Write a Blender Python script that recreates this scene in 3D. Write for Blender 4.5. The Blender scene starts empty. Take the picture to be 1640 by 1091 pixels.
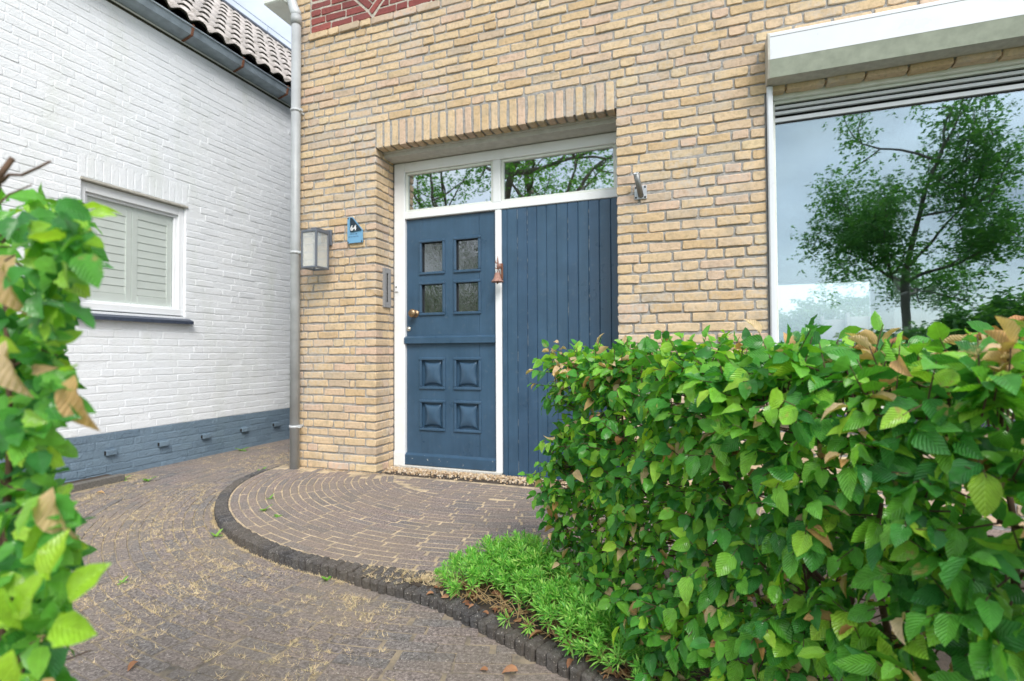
import bpy, math, random
import numpy as np
from mathutils import Matrix, Vector
R = math.radians
scene = bpy.context.scene
col = scene.collection
random.seed(7)
rng = np.random.default_rng(7)

# ------------------------------------------------------------------ camera
CAM = np.array([0.0, -3.75, 1.01])
FPX = 833.02                      # focal length in pixels of the 1640 px wide photograph

def cam_axes(yaw, pitch, roll):
    cy, sy = math.cos(yaw), math.sin(yaw)
    r = np.array([cy, sy, 0.]); f = np.array([-sy, cy, 0.]); u = np.array([0, 0, 1.])
    f2 = f*math.cos(pitch)+u*math.sin(pitch); u2 = u*math.cos(pitch)-f*math.sin(pitch)
    c, s = math.cos(roll), math.sin(roll)
    return np.array([r*c+u2*s, u2*c-r*s, f2])
CM = cam_axes(R(19.949), R(1.3226), R(-.3147))
cd = bpy.data.cameras.new('camera'); cam = bpy.data.objects.new('camera', cd); col.objects.link(cam)
m = Matrix.Identity(4)
for i in range(3):
    m[i][0] = CM[0][i]; m[i][1] = CM[1][i]; m[i][2] = -CM[2][i]; m[i][3] = CAM[i]
cam.matrix_world = m
cd.sensor_width = 36; cd.lens = FPX*36/1640; cd.clip_start = .02; cd.clip_end = 2000
cd.dof.use_dof = True; cd.dof.focus_distance = 2.2; cd.dof.aperture_fstop = 2.9
scene.camera = cam

def ray(x, y): return CM.T @ np.array([(x-820)/FPX, -(y-545.5)/FPX, 1.])
def onY(x, y, Y=0.): d = ray(x, y); return CAM+d*((Y-CAM[1])/d[1])
def onX(x, y, X): d = ray(x, y); return CAM+d*((X-CAM[0])/d[0])
def onZ(x, y, Z=0.): d = ray(x, y); return CAM+d*((Z-CAM[2])/d[2])
def proj(p):
    c = CM @ (np.asarray(p, float)-CAM)
    if c[2] < .05: return -9999, -9999, c[2]
    return 820+FPX*c[0]/c[2], 545.5-FPX*c[1]/c[2], c[2]

# ------------------------------------------------------------------ world and sun
SUN_DIR = Vector((.42, -.56, .72)).normalized()      # towards the sun
w = bpy.data.worlds.new('World'); scene.world = w; w.use_nodes = True
nt = w.node_tree; nt.nodes.clear()
sky = nt.nodes.new('ShaderNodeTexSky'); sky.sky_type = 'NISHITA'; sky.sun_disc = False
sky.sun_elevation = math.asin(SUN_DIR.z); sky.sun_rotation = math.atan2(SUN_DIR.x, SUN_DIR.y)
sky.air_density = 1.0; sky.dust_density = 2.0
hs = nt.nodes.new('ShaderNodeHueSaturation'); hs.inputs['Saturation'].default_value = .7; hs.inputs['Value'].default_value = 1.25
tc = nt.nodes.new('ShaderNodeTexCoord')
nz = nt.nodes.new('ShaderNodeTexNoise'); nz.inputs['Scale'].default_value = 2.2; nz.inputs['Detail'].default_value = 7; nz.inputs['Roughness'].default_value = .55
mp = nt.nodes.new('ShaderNodeMapping'); mp.inputs['Scale'].default_value = (1, 1, 1.9)
cr = nt.nodes.new('ShaderNodeValToRGB'); cr.color_ramp.elements[0].position = .30; cr.color_ramp.elements[1].position = .62
nz2 = nt.nodes.new('ShaderNodeTexNoise'); nz2.inputs['Scale'].default_value = 3.1; nz2.inputs['Detail'].default_value = 6
cc = nt.nodes.new('ShaderNodeValToRGB')
cc.color_ramp.elements[0].position = .35; cc.color_ramp.elements[0].color = (4.3, 4.75, 5.5, 1)
cc.color_ramp.elements[1].position = .68; cc.color_ramp.elements[1].color = (7.6, 7.9, 8.2, 1)
mx = nt.nodes.new('ShaderNodeMix'); mx.data_type = 'RGBA'
bg = nt.nodes.new('ShaderNodeBackground'); bg.inputs['Strength'].default_value = .11
wo = nt.nodes.new('ShaderNodeOutputWorld')
L = nt.links.new
L(sky.outputs[0], hs.inputs['Color']); L(tc.outputs['Generated'], mp.inputs[0]); L(mp.outputs[0], nz.inputs['Vector']); L(mp.outputs[0], nz2.inputs['Vector'])
L(nz.outputs['Fac'], cr.inputs[0]); L(nz2.outputs['Fac'], cc.inputs[0])
L(cr.outputs[0], mx.inputs['Factor']); L(hs.outputs[0], mx.inputs['A']); L(cc.outputs[0], mx.inputs['B'])
L(mx.outputs['Result'], bg.inputs['Color']); L(bg.outputs[0], wo.inputs[0])
sd = bpy.data.lights.new('sun', 'SUN'); sd.energy = 1.5; sd.angle = R(25); sd.color = (1, .965, .91)
sun = bpy.data.objects.new('sun', sd); col.objects.link(sun)
sun.rotation_euler = SUN_DIR.to_track_quat('Z', 'Y').to_euler(); sun.location = (6, -6, 9)
scene.view_settings.view_transform = 'Standard'; scene.view_settings.look = 'None'
scene.view_settings.gamma = 1; scene.view_settings.use_curve_mapping = False
scene.view_settings.exposure = 1.08
scene.cycles.max_bounces = 8; scene.cycles.transparent_max_bounces = 16

# ------------------------------------------------------------------ material helpers
class NT:
    def __init__(s, name):
        s.m = bpy.data.materials.new(name); s.m.use_nodes = True; s.t = s.m.node_tree
        s.b = s.t.nodes['Principled BSDF']; s.out = s.t.nodes['Material Output']
    def n(s, typ, **kw):
        x = s.t.nodes.new(typ)
        for k, v in kw.items():
            if k.startswith('_'): setattr(x, k[1:], v)
            else:
                key = k.replace('__', ' ')
                sock = x.inputs[int(key[1:])] if key[0] == 'i' and key[1:].isdigit() else x.inputs[key]
                s.put(sock, v)
        return x
    def put(s, sock, v):
        if isinstance(v, bpy.types.NodeSocket): s.t.links.new(v, sock)
        else: sock.default_value = v
    def math(s, op, a, b=0., c=None, clamp=False):
        x = s.t.nodes.new('ShaderNodeMath'); x.operation = op; x.use_clamp = clamp
        s.put(x.inputs[0], a); s.put(x.inputs[1], b)
        if c is not None: s.put(x.inputs[2], c)
        return x.outputs[0]
    def mix(s, f, a, b, mode='MIX'):
        x = s.t.nodes.new('ShaderNodeMix'); x.data_type = 'RGBA'; x.blend_type = mode
        s.put(x.inputs['Factor'], f); s.put(x.inputs['A'], a); s.put(x.inputs['B'], b)
        return x.outputs['Result']
    def ramp(s, f, stops):
        x = s.t.nodes.new('ShaderNodeValToRGB'); e = x.color_ramp.elements
        while len(e) < len(stops): e.new(.5)
        for el, (p, c) in zip(e, stops):
            el.position = p; el.color = (c, c, c, 1) if isinstance(c, (int, float)) else (*c, 1)
        s.put(x.inputs[0], f); return x.outputs[0]
    def noise(s, scale, detail=4, rough=.55, vec=None, dist=0.):
        x = s.t.nodes.new('ShaderNodeTexNoise'); x.inputs['Scale'].default_value = scale
        x.inputs['Detail'].default_value = detail; x.inputs['Roughness'].default_value = rough; x.inputs['Distortion'].default_value = dist
        s.t.links.new(vec if vec is not None else s.pos(), x.inputs['Vector']); return x.outputs['Fac']
    def pos(s):
        if not hasattr(s, '_g'): s._g = s.t.nodes.new('ShaderNodeNewGeometry')
        return s._g.outputs['Position']
    def rnd(s):
        s.pos(); oi = s.t.nodes.new('ShaderNodeObjectInfo')
        return s.math('FRACT', s.math('ADD', oi.outputs['Random'], s._g.outputs['Random Per Island']))
    def rnd2(s, r, k=7.31): return s.math('FRACT', s.math('MULTIPLY', r, k))
    def bump(s, h, strength=.5, dist=.01, prev=None):
        x = s.t.nodes.new('ShaderNodeBump'); x.inputs['Strength'].default_value = strength; x.inputs['Distance'].default_value = dist
        s.t.links.new(h, x.inputs['Height'])
        if prev is not None: s.t.links.new(prev, x.inputs['Normal'])
        return x.outputs[0]
    def fin(s, color, rough=.6, normal=None, **kw):
        s.put(s.b.inputs['Base Color'], color if isinstance(color, bpy.types.NodeSocket) else (*color, 1))
        s.put(s.b.inputs['Roughness'], rough)
        if normal is not None: s.put(s.b.inputs['Normal'], normal)
        for k, v in kw.items(): s.put(s.b.inputs[k.replace('__', ' ')], v)
        return s.m
def c4(*c): return (*c, 1)

def mat_brick(name, stops, mott=.16, bumpd=.006, dirt=(.30, .26, .20), dirtamt=.35, bloom=0.):
    s = NT(name); r = s.rnd()
    base = s.ramp(r, stops)
    n1 = s.noise(38, 5, .6); n2 = s.noise(210, 4, .65); n3 = s.noise(7, 4, .6)
    f = s.math('MULTIPLY_ADD', n1, 1.1, -.55+1.0)
    c = s.mix(1., base, s.ramp(f, [(.55, 1-mott*1.6), (.95, 1.0), (1.0, 1+mott*.3)]), 'MULTIPLY')
    c = s.mix(s.math('MULTIPLY', s.ramp(n3, [(.5, 0.), (.78, 1.)]), dirtamt), c, c4(*dirt))
    c = s.mix(s.ramp(n2, [(.30, .45), (.40, 0.)]), c, c4(*(x*.8 for x in dirt)))
    if bloom: c = s.mix(s.math('MULTIPLY', s.math('MULTIPLY', s.ramp(s.noise(1.6, 3, .5), [(.46, 0.), (.66, 1.)]), s.ramp(s.noise(26, 4, .6), [(.40, 0.), (.62, 1.)])), bloom), c, c4(.52, .49, .45))
    nb = s.bump(n2, .7, bumpd*.4); nb = s.bump(n1, .9, bumpd, nb)
    return s.fin(c, .9, nb)

M = {}
M['brick'] = mat_brick('yellow brick', [(0, (.54, .385, .22)), (.22, (.59, .445, .275)), (.5, (.63, .475, .30)), (.68, (.57, .43, .29)), (.8, (.60, .43, .315)), (.9, (.47, .37, .265)), (1, (.65, .51, .31))], .26, .006, (.26, .22, .17), .55, .75)
M['brick_warm'] = M['brick']
M['red_brick'] = mat_brick('red brick', [(0, (.18, .048, .045)), (.4, (.25, .062, .055)), (.75, (.30, .08, .068)), (1, (.15, .048, .05))], .3, .008, (.1, .05, .05))

def mat_mortar(name, colr, d=.012):
    s = NT(name); n1 = s.noise(60, 5, .65); n2 = s.noise(260, 3)
    c = s.mix(1., c4(*colr), s.ramp(n1, [(.3, .62), (.65, 1.08)]), 'MULTIPLY')
    nb = s.bump(n2, .7, .004); nb = s.bump(n1, .8, d, nb)
    return s.fin(c, .95, nb)
M['mortar'] = mat_mortar('grey mortar', (.40, .39, .375))
M['mortar_pale'] = mat_mortar('pale mortar', (.58, .53, .45))

def mat_paint_brick(name, c0, c1, d=.006):
    s = NT(name); r = s.rnd()
    n0 = s.noise(2.2, 4); n1 = s.noise(22, 5, .6, dist=1.2); n2 = s.noise(120, 4, .6)
    c = s.mix(s.ramp(r, [(0, 0.), (1, 1.)]), c4(*c0), c4(*c1))
    c = s.mix(1., c, s.ramp(n0, [(.3, .95), (.7, 1.0)]), 'MULTIPLY')
    c = s.mix(s.ramp(n2, [(.24, .45), (.32, 0.)]), c, c4(*(x*.6 for x in c0)))
    st_ = s.t.nodes.new('ShaderNodeMapping'); st_.inputs['Scale'].default_value = (3., 3., .8); s.t.links.new(s.pos(), st_.inputs[0])
    c = s.mix(s.math('MULTIPLY', s.ramp(s.noise(1., 5, .6, st_.outputs[0]), [(.52, 0.), (.72, 1.)]), .28), c, s.mix(1., c, c4(.72, .76, .62), 'MULTIPLY'))
    crease = s.ramp(n1, [(.40, 1.), (.47, 0.), (.50, 0.), (.56, .8), (1., 1.)])
    nb = s.bump(n2, .35, .003); nb = s.bump(crease, .5, d*.6, nb); nb = s.bump(n1, .7, d, nb)
    return s.fin(c, .55, nb)
M['white_brick'] = mat_paint_brick('white painted brick', (.85, .88, .91), (.88, .905, .93), .0030)
M['blue_brick'] = mat_paint_brick('blue grey painted brick', (.155, .225, .295), (.195, .275, .35), .008)

def mat_simple(name, colr, rough=.5, nscale=25, amt=.1, bs=.15, bd=.002, metallic=0., **kw):
    s = NT(name); n1 = s.noise(nscale, 4); n2 = s.noise(nscale*8, 3)
    c = s.mix(1., c4(*colr), s.ramp(n1, [(.3, 1-amt), (.7, 1+amt*.3)]), 'MULTIPLY')
    return s.fin(c, s.math('MULTIPLY_ADD', n1, .2, rough-.1), s.bump(n2, bs, bd), Metallic=metallic, **kw)
def mat_white_paint(name, colr, dirtc=(.35, .36, .25), amt=.25):
    s = NT(name); n1 = s.noise(9, 5); n2 = s.noise(150, 3); n3 = s.noise(55, 4)
    c = s.mix(s.math('MULTIPLY', s.ramp(n1, [(.5, 0.), (.8, 1.)]), amt), c4(*colr), c4(*dirtc))
    c = s.mix(s.ramp(n3, [(.25, .5), (.31, 0.)]), c, c4(*(x*.6 for x in colr)))
    return s.fin(c, .38, s.bump(n2, .12, .0015))
M['white'] = mat_white_paint('white gloss paint', (.81, .83, .85), amt=.12)
M['cream'] = mat_white_paint('cream white paint', (.74, .77, .72), amt=.3)
M['alu'] = mat_simple('white coated aluminium', (.68, .71, .745), .3, 6, .04, .03)
M['alu_dirty'] = mat_simple('algae stained aluminium', (.47, .51, .42), .5, 16, .2, .1)
M['alu_grey'] = mat_simple('grey coated aluminium', (.50, .48, .42), .5, 30, .2, .1)
def mat_blue(name, base, wear=0.):
    s = NT(name); n1 = s.noise(5, 4); n2 = s.noise(180, 3); n3 = s.noise(30, 5, .6)
    tcn = s.t.nodes.new('ShaderNodeTexCoord')
    st = s.t.nodes.new('ShaderNodeMapping'); st.inputs['Scale'].default_value = (60, 60, 2.5); s.t.links.new(s.pos(), st.inputs[0])
    g = s.noise(1., 4, .6, st.outputs[0])
    c = s.mix(1., c4(*base), s.ramp(n1, [(.3, .86), (.7, 1.12)]), 'MULTIPLY')
    c = s.mix(1., c, s.ramp(g, [(.3, .93), (.7, 1.05)]), 'MULTIPLY')
    if wear:
        sep = s.t.nodes.new('ShaderNodeSeparateXYZ'); s.t.links.new(tcn.outputs['Generated'], sep.inputs[0])
        edge = s.ramp(sep.outputs['X'], [(0, 1.), (.055, 1.), (.065, 0.), (1, 0.)])
        st2 = s.t.nodes.new('ShaderNodeMapping'); st2.inputs['Scale'].default_value = (9, 9, 14); s.t.links.new(s.pos(), st2.inputs[0])
        ch = s.ramp(s.noise(1., 5, .7, st2.outputs[0]), [(.54, 0.), (.57, 1.)])
        c = s.mix(s.math('MULTIPLY', s.math('MULTIPLY', edge, ch), wear), c, c4(.62, .63, .6))
    c = s.mix(s.math('MULTIPLY', s.ramp(n3, [(.58, 0.), (.74, 1.)]), .22), c, c4(.16, .19, .21))
    nb = s.bump(n2, .12, .001); nb = s.bump(g, .4, .003, nb)
    return s.fin(c, s.math('MULTIPLY_ADD', n1, .35, .16), nb)
M['blue'] = mat_blue('dark blue door paint', (.040, .088, .150))
M['blue_board'] = mat_blue('dark blue board paint', (.037, .082, .145), .5)
def mat_chip(name, base):
    s = NT(name); n = s.noise(26, 6, .75); n2 = s.noise(9, 3)
    k = s.ramp(n, [(.66, 0.), (.68, 1.)])
    c = s.mix(1., c4(*base), s.ramp(n2, [(.3, .85), (.7, 1.1)]), 'MULTIPLY')
    return s.fin(s.mix(k, c, c4(.72, .72, .68)), .4)
M['blue_chip'] = mat_chip('chipped blue paint', (.038, .084, .143))
M['zinc'] = mat_simple('weathered zinc gutter', (.34, .41, .46), .45, 8, .3, .1, metallic=.1)
M['zinc_light'] = mat_simple('zinc lip', (.34, .40, .44), .4, 12, .3, .1, metallic=.3)
M['pvc'] = mat_simple('grey pvc pipe', (.37, .39, .40), .45, 7, .18, .08)
M['pvc_light'] = mat_simple('light grey pvc clamp', (.55, .58, .60), .4, 12, .15, .05)
M['rust'] = mat_simple('rusty iron strap', (.26, .11, .06), .8, 60, .5, .5)
M['bell'] = mat_simple('rusty cast iron', (.36, .20, .16), .75, 55, .4, .4, .003)
M['steel'] = mat_simple('galvanised steel', (.52, .55, .58), .45, 30, .2, .1, metallic=.5)
M['steel_dark'] = mat_simple('dull steel tube', (.25, .26, .26), .45, 30, .3, .1, metallic=.5)
M['black'] = mat_simple('black metal', (.02, .02, .022), .5)
M['dark'] = mat_simple('dark void', (.012, .012, .012), .8)
M['brass'] = mat_simple('worn brass knob', (.34, .235, .14), .36, 40, .35, .1, metallic=.8)
M['nickel'] = mat_simple('nickel lock', (.62, .58, .50), .3, 40, .2, .1, metallic=.8)
M['lamp'] = mat_simple('anthracite lantern', (.15, .17, .205), .45, 40, .12, .1, metallic=.3)
M['granite'] = mat_simple('grey granite plate', (.30, .30, .305), .6, 240, .45, .3)
M['slate'] = mat_simple('dark slate sill', (.055, .07, .105), .45, 30, .3, .15)
M['concrete'] = mat_simple('weathered concrete edging', (.17, .16, .145), .9, 90, .45, .6, .004)
M['stone_white'] = mat_simple('pale threshold', (.58, .57, .53), .7, 60, .25, .3)
M['plaster'] = mat_simple('grey board soffit', (.55, .54, .50), .8, 20, .15, .2)
M['shutter'] = mat_simple('pale green white shutter', (.86, .89, .86), .4, 10, .04, .03)
M['sign_blue'] = mat_simple('blue glass sign', (.16, .36, .56), .2, 10, .05, .02)
M['sign_dark'] = mat_simple('dark sign wedge', (.01, .025, .04), .2)
M['sign_text'] = mat_simple('white sign numerals', (.85, .86, .86), .4)
M['sign_ink'] = mat_simple('dark blue sign print', (.04, .10, .20), .4)
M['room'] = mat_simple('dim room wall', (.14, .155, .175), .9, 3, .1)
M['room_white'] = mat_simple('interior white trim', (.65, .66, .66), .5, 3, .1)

def mat_glass(name, refl, tint=(.9, .93, .92), wav=.004, scale=3., gcol=(.93, .96, 1)):
    s = NT(name); s.t.nodes.remove(s.b)
    n = s.noise(scale, 2, .4)
    b = s.bump(n, .12, wav)
    g = s.n('ShaderNodeBsdfGlossy', Color=c4(*gcol), Roughness=.0, Normal=b)
    t = s.n('ShaderNodeBsdfTransparent', Color=c4(*tint))
    fr = s.n('ShaderNodeLayerWeight', Blend=.12)
    f = s.math('MULTIPLY_ADD', fr.outputs['Fresnel'], .5, refl, clamp=True)
    mxs = s.n('ShaderNodeMixShader', i0=f, i1=t.outputs[0], i2=g.outputs[0])
    s.t.links.new(mxs.outputs[0], s.out.inputs[0]); return s.m
M['glass'] = mat_glass('window glass', .25, (.86, .90, .90), .003, 3., (.74, .91, .99))
M['glass_transom'] = mat_glass('transom glass', .50, (.40, .43, .40), .0035, 4, (.88, .96, 1))
def mat_frost():
    s = NT('frosted lantern glass'); s.t.nodes.remove(s.b)
    d = s.n('ShaderNodeBsdfDiffuse', Color=(.85, .87, .86, 1)); t = s.n('ShaderNodeBsdfTransparent', Color=(.95, .96, .95, 1)); g = s.n('ShaderNodeBsdfGlossy', Color=(1, 1, 1, 1), Roughness=.05)
    m1 = s.n('ShaderNodeMixShader', i0=.26, i1=t.outputs[0], i2=d.outputs[0]); m2 = s.n('ShaderNodeMixShader', i0=.08, i1=m1.outputs[0], i2=g.outputs[0])
    s.t.links.new(m2.outputs[0], s.out.inputs[0]); return s.m
M['frost'] = mat_frost()
M['glass_lamp'] = mat_glass('lantern glass', .05, (.97, .98, .97))
def mat_rough_glass():
    s = NT('rippled door glass')
    st = s.t.nodes.new('ShaderNodeMapping'); st.inputs['Scale'].default_value = (11, 11, 6); st.inputs['Rotation'].default_value = (0, .5, 0); s.t.links.new(s.pos(), st.inputs[0])
    n = s.noise(1., 4, .6, st.outputs[0], 1.5)
    nb = s.bump(n, .10, .02)
    return s.fin((.03, .03, .03), .03, nb, IOR=2.6)
M['ripple'] = mat_rough_glass()

def mat_paver(name, stops, k=1.):
    s = NT(name); r = s.rnd()
    base = s.ramp(r, stops); n1 = s.noise(85, 6, .75); n2 = s.noise(330, 3, .7); n3 = s.noise(1.7, 4)
    c = s.mix(1., base, s.ramp(n1, [(.39, .38), (.5, .95), (.61, 1.65)]), 'MULTIPLY')
    c = s.mix(s.ramp(n2, [(.33, .7), (.42, 0.)]), c, c4(.035, .033, .035))
    c = s.mix(s.ramp(s.noise(150, 2, .5), [(.66, 0.), (.70, .95)]), c, c4(.55, .51, .46))
    c = s.mix(s.math('MULTIPLY', s.ramp(n3, [(.36, 0.), (.62, 1.)]), .5), c, c4(.27*k, .215*k, .16*k))
    nb = s.bump(n2, .6, .004); nb = s.bump(n1, .8, .006, nb)
    return s.fin(c, .85, nb)
PS = [(0, (.185, .163, .156)), (.35, (.215, .182, .172)), (.6, (.230, .188, .174)), (.8, (.192, .176, .172)), (1, (.152, .143, .144))]
M['paver'] = mat_paver('drive paver', PS)
M['paver_landing'] = mat_paver('landing paver', [(p, (c[0]*1.12, c[1]*1.08, c[2]*1.06)) for p, c in PS])
M['kerb'] = mat_paver('dark kerb stone', [(0, (.055, .055, .060)), (.5, (.075, .073, .076)), (1, (.105, .10, .096))], .5)
def mat_sand(name, a, b, sc=40):
    s = NT(name); n1 = s.noise(sc, 5, .7); n2 = s.noise(6, 4); n3 = s.noise(300, 3)
    f = s.math('ADD', s.math('MULTIPLY', n1, .6), s.math('MULTIPLY', n2, .4))
    return s.fin(s.ramp(f, [(.35, b), (.58, a)]), .95, s.bump(n3, .8, .006))
M['sand'] = mat_sand('sandy joint fill', (.66, .52, .34), (.20, .165, .13), 14)
M['joint'] = mat_sand('mossy joint fill', (.36, .29, .20), (.10, .092, .085), 16)
M['soil'] = mat_sand('dark garden soil', (.085, .065, .05), (.035, .028, .022), 60)
M['asphalt'] = mat_sand('street and verge ground', (.075, .075, .075), (.055, .06, .05), 4)
M['lawn'] = mat_sand('lawn ground', (.06, .12, .025), (.04, .08, .02), 9)
M['pebble'] = mat_brick('tan pebbles', [(0, (.60, .46, .29)), (.35, (.38, .25, .14)), (.6, (.70, .62, .50)), (.8, (.24, .15, .09)), (1, (.52, .38, .22))], .2, .002)
M['straw'] = mat_brick('dry grass', [(0, (.66, .53, .34)), (.5, (.62, .47, .28)), (.8, (.50, .44, .24)), (1, (.44, .30, .17))], .1, .001)
def mat_tile():
    s = NT('pale concrete roof tile'); r = s.rnd(); n1 = s.noise(14, 5, .65); n2 = s.noise(120, 3)
    c = s.ramp(r, [(0, (.52, .48, .45)), (.5, (.60, .55, .52)), (1, (.47, .44, .42))])
    c = s.mix(s.ramp(n1, [(.52, 0.), (.68, .85)]), c, c4(.13, .12, .09))
    return s.fin(c, .85, s.bump(n2, .6, .005))
M['tile'] = mat_tile()
M['tile_edge'] = mat_simple('mossy tile edge', (.05, .05, .03), .95, 60, .5, .6, .004)
M['ridge'] = mat_simple('dark ridge tile', (.045, .055, .075), .4, 20, .3, .2)

def mat_leaf(name, stops, trans=.35, veins=True, rough=.24, spots=0.):
    s = NT(name); r = s.rnd(); base = s.ramp(r, stops)
    uv = s.t.nodes.new('ShaderNodeUVMap'); sep = s.t.nodes.new('ShaderNodeSeparateXYZ'); s.t.links.new(uv.outputs[0], sep.inputs[0])
    n1 = s.noise(45, 4); nrm = None
    c = s.mix(1., base, s.ramp(n1, [(.3, .78), (.7, 1.15)]), 'MULTIPLY')
    if veins:
        au = s.math('ABSOLUTE', s.math('SUBTRACT', sep.outputs['X'], .5))
        ph = s.math('SUBTRACT', s.math('MULTIPLY', sep.outputs['Y'], 8.), s.math('MULTIPLY', au, 7.))
        w1 = s.math('ABSOLUTE', s.math('SUBTRACT', s.math('FRACT', ph), .5))
        vein = s.ramp(w1, [(0, 1.), (.10, .0)])
        mid = s.ramp(au, [(0, 1.), (.035, 0.)])
        v = s.math('MAXIMUM', s.math('MULTIPLY', vein, .55), mid)
        c = s.mix(s.math('MULTIPLY', v, .34), c, s.mix(1., base, c4(1.7, 1.5, 1.7), 'MULTIPLY'))
        nrm = s.bump(w1, .6, .005)
    if spots:
        sp = s.ramp(s.noise(16, 4, .6), [(.62, 0.), (.68, 1.)])
        sel = s.ramp(s.rnd2(r, 13.7), [(.72, 0.), (.74, 1.)])
        c = s.mix(s.math('MULTIPLY', s.math('MULTIPLY', sp, sel), spots), c, c4(.50, .36, .14))
    s.fin(c, rough, nrm)
    tr = s.n('ShaderNodeBsdfTranslucent', Color=s.mix(1., c, c4(1.5, 1.6, .6), 'MULTIPLY'))
    if nrm is not None: s.put(tr.inputs['Normal'], nrm)
    mxs = s.n('ShaderNodeMixShader', i0=trans, i1=s.b.outputs[0], i2=tr.outputs[0])
    s.t.links.new(mxs.outputs[0], s.out.inputs[0]); return s.m
M['leaf'] = mat_leaf('beech leaf', [(0, (.045, .21, .050)), (.3, (.085, .33, .055)), (.6, (.15, .45, .06)), (.85, (.25, .57, .065)), (1, (.44, .70, .08))], .34, spots=.8)
M['leaf_lime'] = mat_leaf('young lime leaf', [(0, (.30, .58, .04)), (1, (.42, .68, .06))], .4)
M['leaf_brown'] = mat_leaf('dry beech leaf', [(0, (.66, .44, .20)), (.5, (.74, .56, .36)), (.85, (.62, .34, .12)), (1, (.36, .16, .08))], .25, rough=.6)
M['leaf_dead'] = mat_leaf('dead fallen leaf', [(0, (.24, .10, .05)), (.5, (.36, .17, .08)), (1, (.46, .25, .14))], .1, rough=.7)
M['leaf_small'] = mat_leaf('candytuft leaf', [(0, (.09, .34, .045)), (.4, (.18, .50, .07)), (.75, (.32, .64, .12)), (1, (.46, .68, .18))], .3, veins=False, rough=.4)
M['leaf_weed'] = mat_leaf('weed leaf', [(0, (.14, .36, .05)), (1, (.26, .48, .08))], .3, veins=False)
M['leaf_tree'] = mat_leaf('tree leaf', [(0, (.08, .23, .06)), (.5, (.14, .34, .08)), (1, (.22, .44, .11))], .42, veins=False, rough=.5)
M['leaf_garden'] = mat_leaf('garden hedge leaf', [(0, (.045, .14, .03)), (.5, (.075, .20, .045)), (1, (.12, .27, .07))], .35, veins=False, rough=.5)
M['bark'] = mat_simple('bark', (.24, .20, .165), .9, 40, .4, .8, .01)
M['twig'] = mat_simple('brown twig', (.13, .075, .045), .8, 60, .4, .4)
M['twig_pale'] = mat_simple('straw coloured stem', (.38, .26, .12), .8, 60, .3, .4)

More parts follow.
